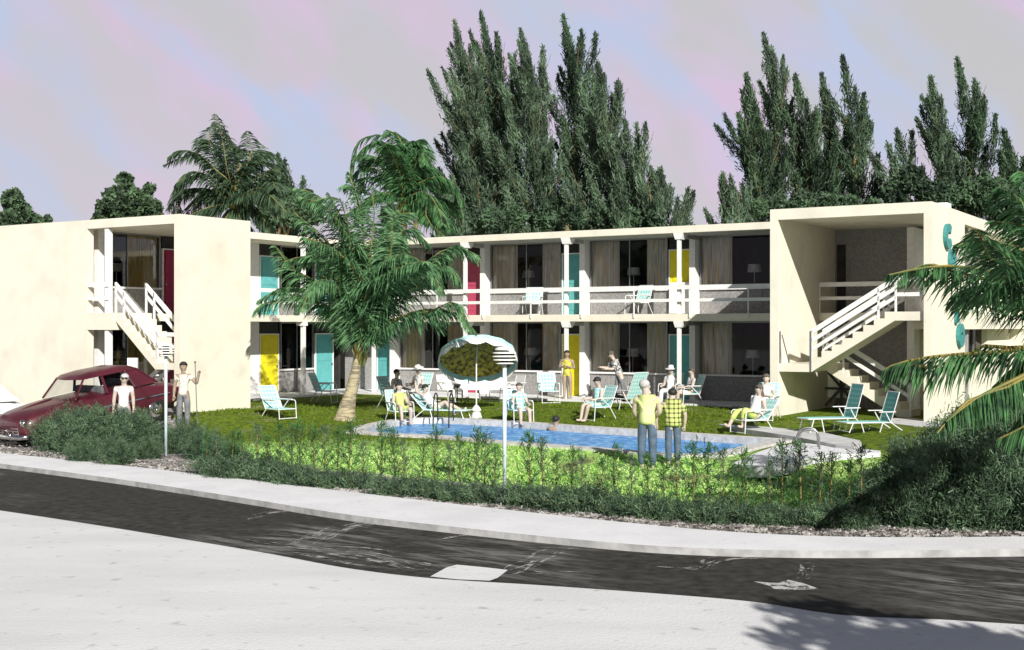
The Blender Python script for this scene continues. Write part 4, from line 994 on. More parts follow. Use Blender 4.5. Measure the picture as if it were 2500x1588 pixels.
# white post by the car
p=pat(324,34.6); root=empty('white_pylon',p); tag(root,'slim white upright board with a dark knob behind the man in white','post')
MB().box(-.14,.14,-.05,.05,0,1.56-p.z).build('board',M['white'],root,bevel=.01); MB().ell((.06,-.06,.95-p.z),(.025,.02,.025)).build('knob',M['darkmetal'],root)
# ------------------------------------------------------------------ pool ladders
def ladder(p,rz,label,mt='darkmetal',h=.78,sp=.45):
    root=empty('pool_ladder',p,rz); tag(root,label,'pool ladder','pool ladders')
    for s in (-1,1):
        pts=[(s*sp/2,.42,0),(s*sp/2,.40,h*.75),(s*sp/2,.30,h*.97),(s*sp/2,.12,h*.97),(s*sp/2,0.0,h*.7),(s*sp/2,-.06,-.0),(s*sp/2,-.08,-.9)]
        MB().tube([Vector(c) for c in catmull([np.array(q) for q in pts],16)],.02,8).build('rail',M[mt],root,smooth=True)
    for z in (-.3,-.6): MB().box(-sp/2,sp/2,-.10,-.02,z,z+.03).build('step',M['metal'],root)
lp_=G(1078,1030,PZ+.03); ladder(lp_,R(-12),'dark pool ladder at the far edge below the reclining sunbather','darkmetal')
ladder(G(1950,1094,PZ+.05),R(-100),'low grey railed pool ladder on the pale apron at the right end','metal',h=.42,sp=.5)
# ------------------------------------------------------------------ cars
def car(loc,rz,pitch,paint,label):
    root=empty('parked_car',loc,0); root.rotation_euler=Matrix.Rotation(rz,3,'Z').to_euler() if False else (0,pitch,rz); tag(root,label,'car')
    st=[(0,.66,.70,.45),(.10,.80,.84,.34),(.35,.88,.94,.28),(.95,.905,1.00,.26),(1.45,.91,1.04,.26),(2.1,.92,1.04,.25),(3.2,.92,1.04,.25),(3.7,.91,1.03,.26),(4.25,.87,.97,.28),(4.6,.80,.87,.34),(4.72,.68,.74,.45)]
    vs=[];fs=[]; NP=15
    for x,hw,tp,bt in st:
        h=[(hw*.86,bt),(hw*.97,bt+.08),(hw,(bt+tp)*.5-.05),(hw*.985,tp-.22),(hw*.93,tp-.07),(hw*.74,tp-.005),(hw*.38,tp+.035),(0,tp+.045)]
        full=[(y,z) for y,z in h]+[(-y,z) for y,z in h[:-1][::-1]]
        vs+=[(x,y,z) for y,z in full]
    for i in range(len(st)-1):
        for k in range(NP-1): fs.append((i*NP+k,i*NP+k+1,(i+1)*NP+k+1,(i+1)*NP+k)[::-1])
        fs.append((i*NP+NP-1,i*NP,(i+1)*NP,(i+1)*NP+NP-1)[::-1])
    fs.append(tuple(range(NP))); fs.append(tuple(range((len(st)-1)*NP,len(st)*NP))[::-1])
    b=MB().add(vs,fs)
    # front fender brow and hood ridge
    b.tube([(.08,0,.86),(.7,0,1.035),(1.4,0,1.09)],[.03,.035,.02],6)
    bo=b.build('body',M[paint],root,smooth=True)
    m=bo.modifiers.new('s','SUBSURF'); m.levels=1; m.render_levels=1
    # greenhouse
    bz,tz=1.03,1.50; side_b=[1.50,2.38,2.47,3.25,3.95]; side_t=[1.90,2.38,2.46,3.10,3.45]; hb,ht=.80,.63
    def ring(xs,hw,z,fx,rx): 
        r=[(fx,0,z),(fx+.06,-hw*.6,z)]+[(x,-hw,z) for x in xs]+[(rx-.06,-hw*.6,z),(rx,0,z),(rx-.06,hw*.6,z)]+[(x,hw,z) for x in xs[::-1]]+[(fx+.06,hw*.6,z)]
        return r
    B=ring(side_b,hb,bz,1.32,4.08); T=ring(side_t,ht,tz,1.78,3.58); n=len(B)
    names={}
    gl={0:'windshield',1:'windshield',n-1:'windshield',n-2:'windshield',2:'side_window',4:'side_window',n-4+0:'x'}
    fr=MB()
    for i in range(n):
        j=(i+1)%n; quad=[B[i],B[j],T[j],T[i]]
        isg = i in (0,1,n-1,n-2) or i in (2,4) or i in (6,7,8,9) or i in (11,13)
        # indices: 0,1 front right; 2 w1; 3 pillar; 4 w2; 5 c-pillar; 6..9 rear; 10 c-pillar; 11 w2; 12 pillar; 13 w1; 14.. front
        if isg: MB().add(quad,[(0,1,2,3)]).build('windshield' if i in(0,1,n-1,n-2) else ('rear_window' if i in (6,7,8,9) else 'side_window'),M['glass'],root)
        else: fr.add(quad,[(0,1,2,3)])
    for i in range(n):
        if i in (2,5,6,10,11,14):
            pm=MB(); pm.tube([B[i],T[i]],.028,6); pm.build('pillar',M[paint],root)
    for i in range(0,len(fr.f)): MB().add([fr.v[k] for k in fr.f[i]],[(0,1,2,3)]).build('pillar',M[paint],root)
    # roof: arched cap over the top ring
    c=(2.65,0,1.645); r1=[(T[i][0]+(c[0]-T[i][0])*.0+(-.05 if T[i][0]<2.2 else .05 if T[i][0]>3.1 else 0),T[i][1]*1.05,tz-.015) for i in range(n)]; r2=[(p[0]+(c[0]-p[0])*.12,p[1]*.93,1.57) for p in T]; r3=[(p[0]+(c[0]-p[0])*.5,p[1]*.55,1.635) for p in T]
    vs=r1+r2+r3+[c]; fs=[]
    for k in range(2):
        for i in range(n): fs.append((k*n+i,k*n+(i+1)%n,(k+1)*n+(i+1)%n,(k+1)*n+i))
    for i in range(n): fs.append((2*n+i,2*n+(i+1)%n,3*n))
    MB().add(vs,fs).build('roof',M[paint],root,smooth=True)
    it=MB(); it.box(1.7,3.9,-.75,.75,.8,.98); it.box(2.35,2.5,-.65,.65,.98,1.2); it.box(3.3,3.45,-.65,.65,.98,1.2); it.build('seats',M['grey_cloth'],root)
    for x in (.82,3.72):
        for s in (-1,1):
            w=empty('wheel',(x,s*.80,.33)); w.parent=root
            q=Matrix.Rotation(R(90),3,'X')
            MB().lathe([(.22,-.09),(.315,-.085),(.33,-.05),(.33,.05),(.315,.085),(.22,.09)],n=24,rot=q).build('tyre',M['tyre'],w,smooth=True)
            MB().lathe([(.22,-.08),(.20,-.10),(.09,-.115),(.01,-.12),(.01,.12),(.09,.115),(.20,.10),(.22,.08)],n=20,rot=q).build('hubcap',M['chrome'],w,smooth=True)
    g=MB(); 
    for z in (.46,.53,.60): g.beam((.035-.0,-.52,z),(.035,.52,z),.05,.025)
    for y in (-.5,-.25,0,.25,.5): g.beam((.03,y,.43),(.03,y,.63),.04,.03)
    g.build('grille',M['chrome'],root)
    for s in (-1,1):
        q=Matrix.Rotation(R(-90),3,'Y'); MB().lathe([(.10,-.06),(.105,.02),(.07,.05),(.01,.06)],c=(.10,s*.64,.72),n=16,rot=q).build('headlight',M['chrome'],root,smooth=True)
    for x,d in ((-.07,-1),(4.79,1)):
        bm=MB(); bm.tube([(x-d*.16,-.88,.40),(x,-.62,.40),(x+d*.03,0,.40),(x,.62,.40),(x-d*.16,.88,.40)],.06,8); bm.tube([(x+d*.04,-.35,.34),(x+d*.05,-.35,.52)],.035,6); bm.tube([(x+d*.04,.35,.34),(x+d*.05,.35,.52)],.035,6); bm.build('bumper',M['chrome'],root,smooth=True)
    for s in (-1,1):
        MB().beam((.5,s*.915,.72),(4.2,s*.925,.70),.012,.03).build('side_trim',M['chrome'],root)
        MB().box(4.63,4.70,s*.66-.05,s*.66+.05,.62,.76).build('tail_light',M['door_red'],root)
    return root
rz=R(50); fx,fy=-12.55,31.35
def cz(x,y): return gz(x,y)
def place_car(fx,fy,rz,paint,label):
    d=Vector((math.cos(rz),math.sin(rz))); z0=gz(fx+d.x*.8,fy+d.y*.8); z1=gz(fx+d.x*3.72,fy+d.y*3.72); p=math.atan2(z1-z0,2.9)
    return car((fx,fy,z0-(z1-z0)/2.9*.8),rz,-p,paint,label)
place_car(fx,fy,rz,'maroon','maroon rounded sedan parked beside the left block behind the hedge end')
place_car(fx-3.6,fy-.8,rz,'carwhite','white car parked beyond the maroon sedan at the left edge')
# ------------------------------------------------------------------ casuarina trees
def quads_from(c, d, w, L, wid):
    """c centre, d unit dir, w unit width dir -> needle quads (numpy)"""
    a=c-d*L[:,None]*.5; b=c+d*L[:,None]*.5; s=w*wid[:,None]*.5
    V=np.stack([a-s*.5,a+s*.5,b+s,b-s],1).reshape(-1,3); Q=np.arange(len(c)*4).reshape(-1,4); return V,Q
def unit(v): return v/np.maximum(1e-6,np.linalg.norm(v,axis=1))[:,None]
def casuarina(px_base, px_tip, py_tip, Y, width, seed, label, nb=70, mat_='pine', lowfrac=.12, needles=230, trunkvis=True):
    rg=np.random.default_rng(seed)
    bx=(px_base-CX)/F*Y; zt=CAMZ-(py_tip-HY)/F*Y; tx=(px_tip-CX)/F*Y
    root=empty('casuarina_tree',(bx,Y,-.6)); tag(root,label,'tree','feathery pines behind the motel')
    H=zt+.6; lean=tx-bx
    def trunk(t): # t 0..1
        return np.array([lean*(t**1.6), .0, H*t])+np.array([.25*math.sin(3*t+seed),.2*math.sin(4*t+seed*2),0])*t*(1-t)*2
    pts=[trunk(t) for t in np.linspace(0,.80,12)]
    MB().tube([Vector(p) for p in pts],[.26*(1-t*.9)+.02 for t in np.linspace(0,1,12)],8).build('trunk',M['pinebark'],root,smooth=True)
    Vs=[];Qs=[];off=0; lm=MB()
    def plume(p0,dir0,L,dens,bend,r0):
        nonlocal off
        n=int(dens*L); t=rg.random(n)**.72
        up=np.array([0,0,1.]); dirs=dir0[None,:]*(1-t[:,None]*.5)+ (up+bend)[None,:]*t[:,None]*.6
        cpos=p0[None,:]+dir0[None,:]*(L*t*(1-.25*t))[:,None]+ (up+bend)[None,:]*(L*.38*t*t)[:,None]
        rad=r0*(1-t)**.85*(.35+.65*np.minimum(1,t*3))+.03
        # clumped offsets
        k=rg.normal(size=(n,3)); cl=rg.normal(size=(14,3))*.8; k=k*.6+cl[rg.integers(0,14,n)]*.55
        c=cpos+k*rad[:,None]
        d=unit(unit(dirs)+rg.normal(size=(n,3))*.42)
        w=unit(np.cross(d,rg.normal(size=(n,3))))
        V,Q=quads_from(c,d,w,rg.uniform(.2,.42,n),rg.uniform(.028,.06,n))
        Vs.append(V);Qs.append(Q+off); off+=len(V)
    nb=int(nb*.62)
    for i in range(nb):
        t=lowfrac+(.80-lowfrac)*((i+.5)/nb)**.9
        p=trunk(t); az=rg.uniform(0,2*math.pi)
        prof=(1-t)**.75*.95+.05
        if t<.3: prof*= .75+.25*(t/.3)
        L=width*1.25*prof*rg.uniform(.45,1.35)+.9
        el=R(rg.uniform(22,55)+28*t)
        d=np.array([math.cos(az)*math.cos(el),math.sin(az)*math.cos(el),math.sin(el)])
        bend=np.array([-.28+.1*rg.normal(),.1*rg.normal(),0])*(.5+t)
        plume(p,d,L,needles*(.6+.5*t if L<1.5 else .60),bend,.14+.066*L)
        if L>1.4 and i%2==0:
            q=p+d*L*.45+np.array([0,0,L*.08]); lm.tube([Vector(p),Vector(q)],[.05,.02],4)
            lm.tube([Vector(q),Vector(p+d*L*.8+np.array([0,0,L*.22]))],[.02,.008],4)
    top=trunk(.83); plume(top,np.array([-.12,0,1.]),max(1.8,H*.145),needles*1.1,np.array([-.25,0,0]),.26)
    V=np.concatenate(Vs);Q=np.concatenate(Qs)
    npmesh('crown',V,Q,M[mat_],root)
    lm.build('branches',M['pinebark'],root)
    return root
PT=[ # px_base, px_tip, py_tip, Y, width, label, nb
 (1165,1098,450,58,2.9,'low feathery pine at the left foot of the middle pine clump',38,'pine'),
 (1195,1112,48,62,4.0,'pine with slender left-leaning tip, leftmost high tip of the middle clump',85,'pine'),
 (1255,1182,26,64,4.2,'tallest pine of the middle clump, tip almost at the top edge',85,'pine2'),
 (1335,1285,66,61,3.8,'pine with a thin open tip between the two tallest middle pines',78,'pine'),
 (1425,1392,32,63,3.9,'pine with a long spike, rightmost tall tip in the middle clump',80,'pine2'),
 (1492,1474,150,60,3.7,'medium pine on the right shoulder of the middle clump',70,'pine'),
 (1545,1535,290,58,3.7,'shorter pine stepping down at the right of the middle clump',55,'pine'),
 (1600,1606,430,57,3.2,'lowest bushy pine at the right edge of the middle clump, above a white gallery column',40,'pine'),
 (1165,1118,225,66,2.8,'pine behind the left flank of the middle clump with a ragged outline',60,'pine'),
 (1835,1768,470,52,2.6,'low pine with drooping side branches just left of the right stair block roof',34,'pine'),
 (1885,1832,178,56,2.9,'slender dark pine, leftmost spire of the right pine clump',62,'pine2'),
 (1925,1872,82,58,3.0,'tallest pine of the right clump with a curled bluish tip',72,'pine'),
 (1985,1950,180,57,3.0,'dark full pine in the middle of the right clump',66,'pine2'),
 (2040,2018,178,58,2.6,'narrow pine just left of the right-hand spire of the right clump',54,'pine'),
 (2095,2074,136,57,2.4,'thin tall spire on the right edge of the right clump',56,'pine2'),
 (2215,2212,322,55,2.5,'short pine in the gap left of the far right pine clump',40,'pine'),
 (2320,2288,186,54,2.5,'pine with a leaning bright tip in the far right clump',58,'pine'),
 (2395,2345,142,55,3.0,'tallest thick pine of the far right clump',66,'pine2'),
 (2480,2462,330,52,2.8,'dark pine at the right picture edge behind the fronds',46,'pine2'),
 (700,690,388,60,2.4,'small dark pine tip between the two palms on the left',44,'pine2'),
]
for k,(a,b,c,Y,w,l,nb,mm) in enumerate(PT): casuarina(a,b,c,Y,w,100+k,l,nb,mm)

# ------------------------------------------------------------------ broadleaf trees and shrubs
def leafcloud(rg,centers,radii,n,size,flat=.0):
    V=[];cs=np.array(centers);rs=np.array(radii); p=rs**2; p=p/p.sum(); idx=rg.choice(len(cs),n,p=p)
    dirs=unit(rg.normal(size=(n,3))); rr=rs[idx]*(.45+.55*rg.random(n)**.45)*(1+.18*np.sin(dirs[:,0]*7+idx)*np.cos(dirs[:,2]*6))
    c=cs[idx]+dirs*rr[:,None]; d=unit(dirs*.5+rg.normal(size=(n,3))*.8); w=unit(np.cross(d,rg.normal(size=(n,3))))
    return quads_from(c,d,w,rg.uniform(.7,1.3,n)*size,rg.uniform(.35,.6,n)*size)
def broadleaf(px,py_top,Y,blobs,label,seed,n=5000,size=.28,name='broadleaf_tree',group=None,cat='tree',mt='bush'):
    rg=np.random.default_rng(seed); bx=(px-CX)/F*Y; root=empty(name,(bx,Y,-.6)); tag(root,label,cat,group)
    cen=[];rad=[]
    for (x,y,r) in blobs:
        q=P(x,y,Y); cen.append((q.x-bx,rg.uniform(-.5,.5),q.z+.6)); rad.append(r/F*Y)
    V,Q=leafcloud(rg,cen,rad,n,size); npmesh('crown',V,Q,M[mt],root)
    lo=min(c[2] for c in cen); t=MB(); t.tube([(0,0,0),(.1,0,lo*.6),(cen[0][0]*.4 if mt=='bush' else .1,0,lo)],[.22,.16,.10],8)
    for c in (cen if mt=='bush' else []): t.tube([(0.05,0,lo*.55),((c[0])*.6,c[1]*.5,(lo+c[2])*.5),c],[.10,.07,.03],5)
    t.build('trunk',M['pinebark'],root,smooth=True); return root
broadleaf(35,470,55,[(30,490,24),(40,520,26),(30,545,26),(20,560,30)],'dark column-like tree top above the left end of the motel roof',1)
broadleaf(90,525,60,[(72,545,14),(90,540,14),(110,535,9),(100,555,14)],'small bright clump of foliage low over the left roof edge',2,2200,.22)
broadleaf(310,425,56,[(310,500,46),(308,442,17),(265,475,16),(262,512,26),(355,500,24),(366,462,12),(370,515,26),(250,535,16),(330,520,40)],'lobed round-headed tree behind the roof left of the palms',3,9000,.26)
broadleaf(650,430,58,[(640,470,28),(665,440,22),(690,490,36),(720,520,32),(660,530,34),(760,520,28),(745,480,16)],'dense dark tree between the far palm and the front palm',4,8000,.28)
broadleaf(1010,470,62,[(1000,500,30),(1040,520,30),(1090,520,24),(960,530,30),(1130,540,28)],'dark tree filling behind the tall palm crown over the roof',5,7000,.20,mt='pine2')
broadleaf(2190,450,50,[(2180,470,30),(2220,440,34),(2260,470,30),(2300,480,36),(2360,470,40),(2420,480,50),(2480,500,50)],'dense dark greenery behind the roof of the right stair block',6,8000,.20,mt='pine2')
broadleaf(1960,480,50,[(1850,510,22),(1900,505,26),(1960,500,30),(2020,500,30),(2080,500,26),(2130,505,18)],'dark undergrowth at the foot of the right pine clump',8,5500,.20,mt='pine2')
broadleaf(1380,520,56,[(1165,540,20),(1200,535,28),(1260,530,28),(1330,530,30),(1400,530,32),(1470,528,30),(1540,530,26),(1600,532,22)],'dark undergrowth at the foot of the middle pine clump',9,6500,.20,mt='pine2')

# ------------------------------------------------------------------ palms
def frond(rg,pts,L,root,origin,lm,droop=.55,nl=70,wid=.045,rr=.035,sweep=.55,start=.12,label=None,hang=None):
    """pts world rachis polyline; leaflets both sides drooping"""
    pts=[np.array(p)-np.array(origin) for p in pts]
    C=catmull(pts,40); Lm=MB()
    # rachis
    Lm.tube([Vector(c) for c in C[::4]],[rr*(1-.8*i/10)+.004 for i in range(len(C[::4]))],6)
    nr=len(Lm.f)
    V=[];Q=[]; off=0
    for i in range(nl):
        t=start+(1-start)*(i+.5)/nl; s=t*40; k=min(39,int(s)); f=s-k
        p=C[k]*(1-f)+C[k+1]*f; d=C[k+1]-C[k]; d=d/np.linalg.norm(d)
        up=np.array([0,0,1.]); sd=np.cross(d,up); 
        if np.linalg.norm(sd)<.15: sd=np.cross(d,np.array([0,1.,0]))
        sd=sd/np.linalg.norm(sd); nup=np.cross(sd,d)
        env=math.sin(math.pi*min(1,.12+.88*t))**.55 if t>.5 else (.55+.45*min(1,t/.35))
        for sg in (-1,1):
            l=L*env*rg.uniform(.8,1.12); dr=droop*rg.uniform(.7,1.25)
            d0=d*sweep+sd*sg*.75+nup*.15+rg.normal(size=3)*.035; d0/=np.linalg.norm(d0)
            if hang is not None: d0=d0*(1-hang)+np.array([0,0,-1.])*hang; d0/=np.linalg.norm(d0)
            q=[p]; cur=p.copy(); dd=d0.copy()
            for st in range(3):
                dd=dd+np.array([0,0,-dr*.75]); dd/=np.linalg.norm(dd); cur=cur+dd*l/3; q.append(cur)
            wv=np.cross(dd,np.array([rg.normal(),rg.normal(),rg.normal()*.5])); wv/=np.linalg.norm(wv)+1e-6
            w0=wid*rg.uniform(.7,1.2)
            for st,(qq,ww) in enumerate(zip(q,(.6,1,.8,.12))):
                V+= [qq-wv*w0*ww*.5, qq+wv*w0*ww*.5]
            for st in range(3): Q.append((off+2*st,off+2*st+1,off+2*st+3,off+2*st+2))
            off+=8
    mbv=np.array([list(v) for v in Lm.v]); 
    Lm.add([tuple(v) for v in V],Q,1)
    return Lm.build('frond',[M['rachis'],M[lm]],root)
def palm(name,origin_px,Y,trunk_pts,trunk_r,fronds,label,seed,lm='palmleaf',L=.75,nl=70,wid=.045,droop=.55,rr=.035,base=None,boots=True,start=.1,group=None,extra=1,):
    rg=np.random.default_rng(seed)
    O=P(origin_px[0],origin_px[1],Y)
    b=Vector(base) if base else O
    root=empty(name,b); tag(root,label,'palm tree',group)
    org=tuple(b)
    if trunk_pts:
        tp=[Vector(p)-b for p in trunk_pts]; C=[Vector(c) for c in catmull([np.array(p) for p in tp],22)]
        rad=[interp(trunk_r,i/22)*(1+.05*(i%2)) for i in range(23)]
        MB().tube(C,rad,12).build('trunk',M['palmbark'],root,smooth=True)
    fr2=list(fronds)
    for f in fronds:
        for rep in range(int(rg.random()<extra) if extra<1 else 0 if (len(f)>2 and f[2] is not None and f[2]<.12) else extra):
            fr2.append(([(x+rg.normal()*22*(i+1)/len(f[0]),y+rg.normal()*22*(i+1)/len(f[0])+6) for i,(x,y) in enumerate(f[0])],f[1]+rg.normal()*.6)+tuple(f[2:]))
    for f in fr2:
        pp,dy=f[0],f[1]; hang=f[2] if len(f)>2 else None
        n=len(pp); pts=[tuple(O)]
        for i,(x,y) in enumerate(pp):
            k=(i+1)/n; pts.append(tuple(P(x,y,Y+dy*k)))
        frond(rg,pts,L*rg.uniform(.9,1.1),root,org,lm,droop,nl,wid,rr,start=start,hang=hang)
    if boots:
        m=MB(); o=O-b
        for k in range(16):
            az=k*2.4; r=.16; m.beam(o+Vector((math.cos(az)*r*.6,math.sin(az)*r*.6,-.45+.03*k)),o+Vector((math.cos(az)*r*1.6,math.sin(az)*r*1.6,-.05+.03*k)),.09,.03)
        m.ell(o+Vector((0,0,-.15)),(.17,.17,.35)); m.build('crown_shaft',M['rachis'],root)
    return root
# front palm on the lawn
fb=onground(842,1016); FY=fb.y
tr=[fb+Vector((-.02,0,-.1)),P(850,985,FY),P(864,930,FY),P(873,880,FY),P(879,850,FY)]
palm('coconut_palm',(880,855),FY,tr,[(0,.36),(.10,.28),(.35,.17),(.75,.13),(1,.15)],[
 ([(865,815),(845,774),(798,734),(743,706),(690,703),(630,735)],.6),
 ([(905,820),(935,795),(1000,765),(1062,754),(1120,768),(1162,812)],-.3),
 ([(885,790),(893,700),(905,610),(914,520),(905,455)],-.6),
 ([(874,800),(850,700),(815,620),(770,560),(715,520)],.9),
 ([(870,800),(838,720),(810,665),(760,625),(690,640)],-.5),
 ([(900,800),(945,730),(1000,680),(1060,625),(1120,600),(1165,640)],.8),
 ([(905,810),(950,750),(1020,700),(1085,650),(1120,690)],-.7),
 ([(882,790),(878,680),(850,580),(800,510),(730,480)],-1.0),
 ([(892,790),(925,680),(960,600),(1000,560),(1050,600)],.5),
 ([(878,790),(860,690),(845,610),(820,540),(780,480),(720,460)],1.5),
 ([(888,780),(905,680),(930,590),(965,530),(1010,520)],1.6),
 ([(868,810),(830,745),(780,690),(720,660),(670,600)],1.8),
 ([(896,800),(930,720),(980,660),(1040,640),(1080,720)],-1.6),
 ([(872,805),(850,740),(810,690),(770,690),(735,760)],-1.6),
 ([(886,780),(890,660),(885,560),(870,480),(850,420)],.3),
 ([(880,790),(868,670),(840,560),(800,470)],.2),
 ([(890,790),(915,690),(945,620),(960,540)],-.9),
 ([(885,790),(880,700),(850,640),(800,600),(740,580)],-2.0),
 ([(888,790),(900,700),(930,650),(985,620),(1040,650)],-2.0),
],'coconut palm with a short curved tan trunk on the lawn before the motel',11,'palmleaf_front',L=1.0,nl=112,wid=.042,droop=.62,base=tuple(fb),extra=.45)
# tall palm behind the roof
def tallpalm(ox,oy,Y,fr,label,seed,L,lean=0,trunk=.17,base_px=None,lm='palmleaf'):
    O=P(ox,oy,Y); b=Vector((O.x+lean,Y,-.6)); 
    return palm('coconut_palm',(ox,oy),Y,[b,b.lerp(O,.35)+Vector((.1,0,0)),b.lerp(O,.7),O],[(0,trunk*1.7),(.15,trunk*1.1),(1,trunk*.8)],fr,label,seed,lm,L=L,nl=64,wid=.06,droop=.6,base=tuple(b))
tallpalm(985,500,50,[
 ([(980,440),(960,380),(930,345),(890,360),(860,400)],-.8),
 ([(985,430),(985,370),(970,330),(945,318)],.8),
 ([(1000,440),(1015,400),(1030,370),(1038,400)],-.8),
 ([(1005,460),(1040,440),(1080,432),(1110,455),(1128,500)],-.5),
 ([(1010,480),(1050,478),(1090,490),(1125,525)],.8),
 ([(965,460),(930,420),(890,410),(850,440)],.7),
 ([(1000,500),(1040,515),(1080,540),(1100,560)],-.8),
 ([(975,450),(950,400),(905,380),(870,380)],1.6),
 ([(990,440),(1000,390),(1010,350),(1030,340)],1.5),
 ([(1000,450),(1030,410),(1060,420),(1085,470)],1.5),
 ([(960,480),(920,470),(890,500),(870,550)],-1.),
 ([(985,430),(960,370),(925,345)],-1.6),
 ([(1000,480),(1040,470),(1070,510),(1080,550)],-1.6),
 ([(990,440),(985,380),(1005,345),(1035,360)],.2),
],'tall coconut palm behind the roof of the middle wing, just right of the front palm',12,1.0)
tallpalm(572,500,49,[
 ([(565,450),(552,400),(545,350),(535,315)],-.5,.0),
 ([(560,460),(520,410),(480,375),(440,368),(410,385)],-.6),
 ([(580,450),(600,410),(615,370),(605,320)],.8),
 ([(590,470),(620,440),(660,415),(690,425)],-.6),
 ([(550,480),(500,460),(450,470),(410,510)],.8),
 ([(555,470),(510,430),(465,420),(430,450)],-1.2),
 ([(545,500),(500,510),(460,530),(430,560)],-.8),
 ([(595,500),(630,520),(660,560),(670,590)],-.8),
 ([(590,490),(630,470),(670,480),(705,520)],.8),
 ([(560,520),(540,550),(525,580)],-.8),
 ([(575,440),(575,390),(555,345),(530,300)],.9),
 ([(585,450),(610,400),(640,370),(655,385)],1.5),
 ([(560,450),(530,400),(510,350),(515,310)],1.4),
 ([(585,480),(625,460),(655,470),(680,540)],-1.4),
 ([(560,480),(520,470),(480,490),(450,540)],1.6),
 ([(580,520),(600,560),(615,600)],-.8),
],'large windswept palm rising behind the left block of the motel',13,1.05,lm='palmleaf_far')
# palm crown at the right edge, trunk outside the frame
RY=16.6; rb=onground(2640,1300); ro=P(2640,770,RY)
rbase=Vector((10.2,19.6,gz(10.2,19.6)))
palm('coconut_palm',(2640,770),RY,[rbase,rbase.lerp(ro,.5)+Vector((.1,0,0)),ro],[(0,.3),(.2,.2),(1,.16)],[
 ([(2580,735),(2500,695),(2420,665),(2330,650),(2250,655),(2170,672)],-.8,.15),
 ([(2600,700),(2540,640),(2470,600),(2400,590),(2330,600)],.8,.1),
 ([(2590,810),(2500,850),(2400,862),(2300,868),(2200,885),(2155,905)],.3,.25),
 ([(2600,850),(2530,900),(2450,940),(2380,975),(2310,1030)],-1.0,.25),
 ([(2610,690),(2570,600),(2530,530),(2480,480),(2440,460)],-.5,.0),
 ([(2620,680),(2600,560),(2570,490),(2530,440),(2490,420)],.7,.05),
 ([(2600,870),(2560,930),(2510,1000),(2460,1060)],.8,.3),
 ([(2590,760),(2510,730),(2440,710),(2380,700),(2330,720)],1.6,.15),
 ([(2600,720),(2530,660),(2450,620),(2380,560)],-1.8),
 ([(2620,690),(2570,620),(2500,560),(2420,540)],2.0),
 ([(2600,830),(2520,870),(2440,930),(2400,1000)],1.6,.3),
 ([(2680,700),(2760,640),(2860,640),(2950,720)],.5),
 ([(2690,780),(2780,780),(2880,850),(2940,950)],-.5),
 ([(2640,680),(2640,560),(2660,450),(2700,370)],.5),
],'nearby coconut palm fronds reaching in from the right edge over the shrubs',14,'palmleaf',L=.66,nl=80,wid=.032,droop=.6,base=tuple(rbase),start=.05)

# ------------------------------------------------------------------ hedge saplings, low hedge plants and big shrubs
def sapling_proto(seed,h=1.05):
    rg=np.random.default_rng(seed); root=empty('hedge_sapling'); 
    lean=rg.uniform(-.06,.06,2); MB().tube([(0,0,-.05),(lean[0]*.5,lean[1]*.5,h*.5),(lean[0],lean[1],h)],[.015,.012,.006],5).build('trunk',M['stem'],root)
    Vs=[];Qs=[];off=0
    for i in range(22):
        t=.12+.86*i/22; az=i*2.4+rg.uniform(-.4,.4); L=(.34*(1-t)+.11)*rg.uniform(.7,1.3); el=rg.uniform(.25,.75)
        p=np.array([lean[0]*t,lean[1]*t,h*t]); d=np.array([math.cos(az)*math.cos(el),math.sin(az)*math.cos(el),math.sin(el)])
        n=15; s=rg.random(n)*L; c=p+d*s[:,None]+np.array([0,0,.25])*((s/L)**2*L)[:,None]+rg.normal(size=(n,3))*.022
        dd=unit(d[None,:]+np.array([0,0,.35])+rg.normal(size=(n,3))*.5); w=unit(np.cross(dd,rg.normal(size=(n,3))))
        V,Q=quads_from(c,dd,w,rg.uniform(.06,.14,n),rg.uniform(.007,.016,n)); Vs.append(V);Qs.append(Q+off);off+=len(V)
    # tuft at the tip
    n=16; c=np.array([lean[0],lean[1],h*.97])+rg.normal(size=(n,3))*.03; dd=unit(np.array([0,0,.8])+rg.normal(size=(n,3))*.5); w=unit(np.cross(dd,rg.normal(size=(n,3))))
    V,Q=quads_from(c,dd,w,rg.uniform(.07,.18,n),rg.uniform(.008,.018,n)); Vs.append(V);Qs.append(Q+off)
    npmesh('crown',np.concatenate(Vs),np.concatenate(Qs),M['hedgelight'] if seed%2 else M['hedge'],root); return root
hedge_line=[(80,1112),(140,1120),(300,1143),(450,1158),(620,1176),(900,1206),(1230,1237),(1500,1262),(1800,1283),(2100,1290),(2450,1290),(2700,1286)]
protos=[]; used=set()
def hpt(px,dpy=0):
    return onground(px,interp(hedge_line,px)+dpy)
SL='thin upright sapling of the young feathery hedge between the sidewalk and the pool lawn'
for k in range(6): protos.append(sapling_proto(21+k))
pk=[kids(p) for p in protos]
x=505; i=0
while x<2110:
    s=(interp(hedge_line,x)-HY)/(CAMZ-SZ)     # px per metre
    k=(i*5+i//3)%6; p=hpt(x,-14+random.uniform(-5,5)); sc=random.uniform(.78,1.18)*(1.0 if x>700 else .85)
    if k not in used:
        o=protos[k]; o.location=p; o.scale=(sc,)*3; o.rotation_euler=(0,0,random.uniform(0,6)); used.add(k)
    else: o=dup(protos[k],p,random.uniform(0,6),scale=sc,tree=pk[k])
    tag(o,SL,'sapling','saplings of the young hedge')
    x+=(60 if 1195<x<1232 else 0)+s*.265*random.uniform(.7,1.3)*.92; i+=1
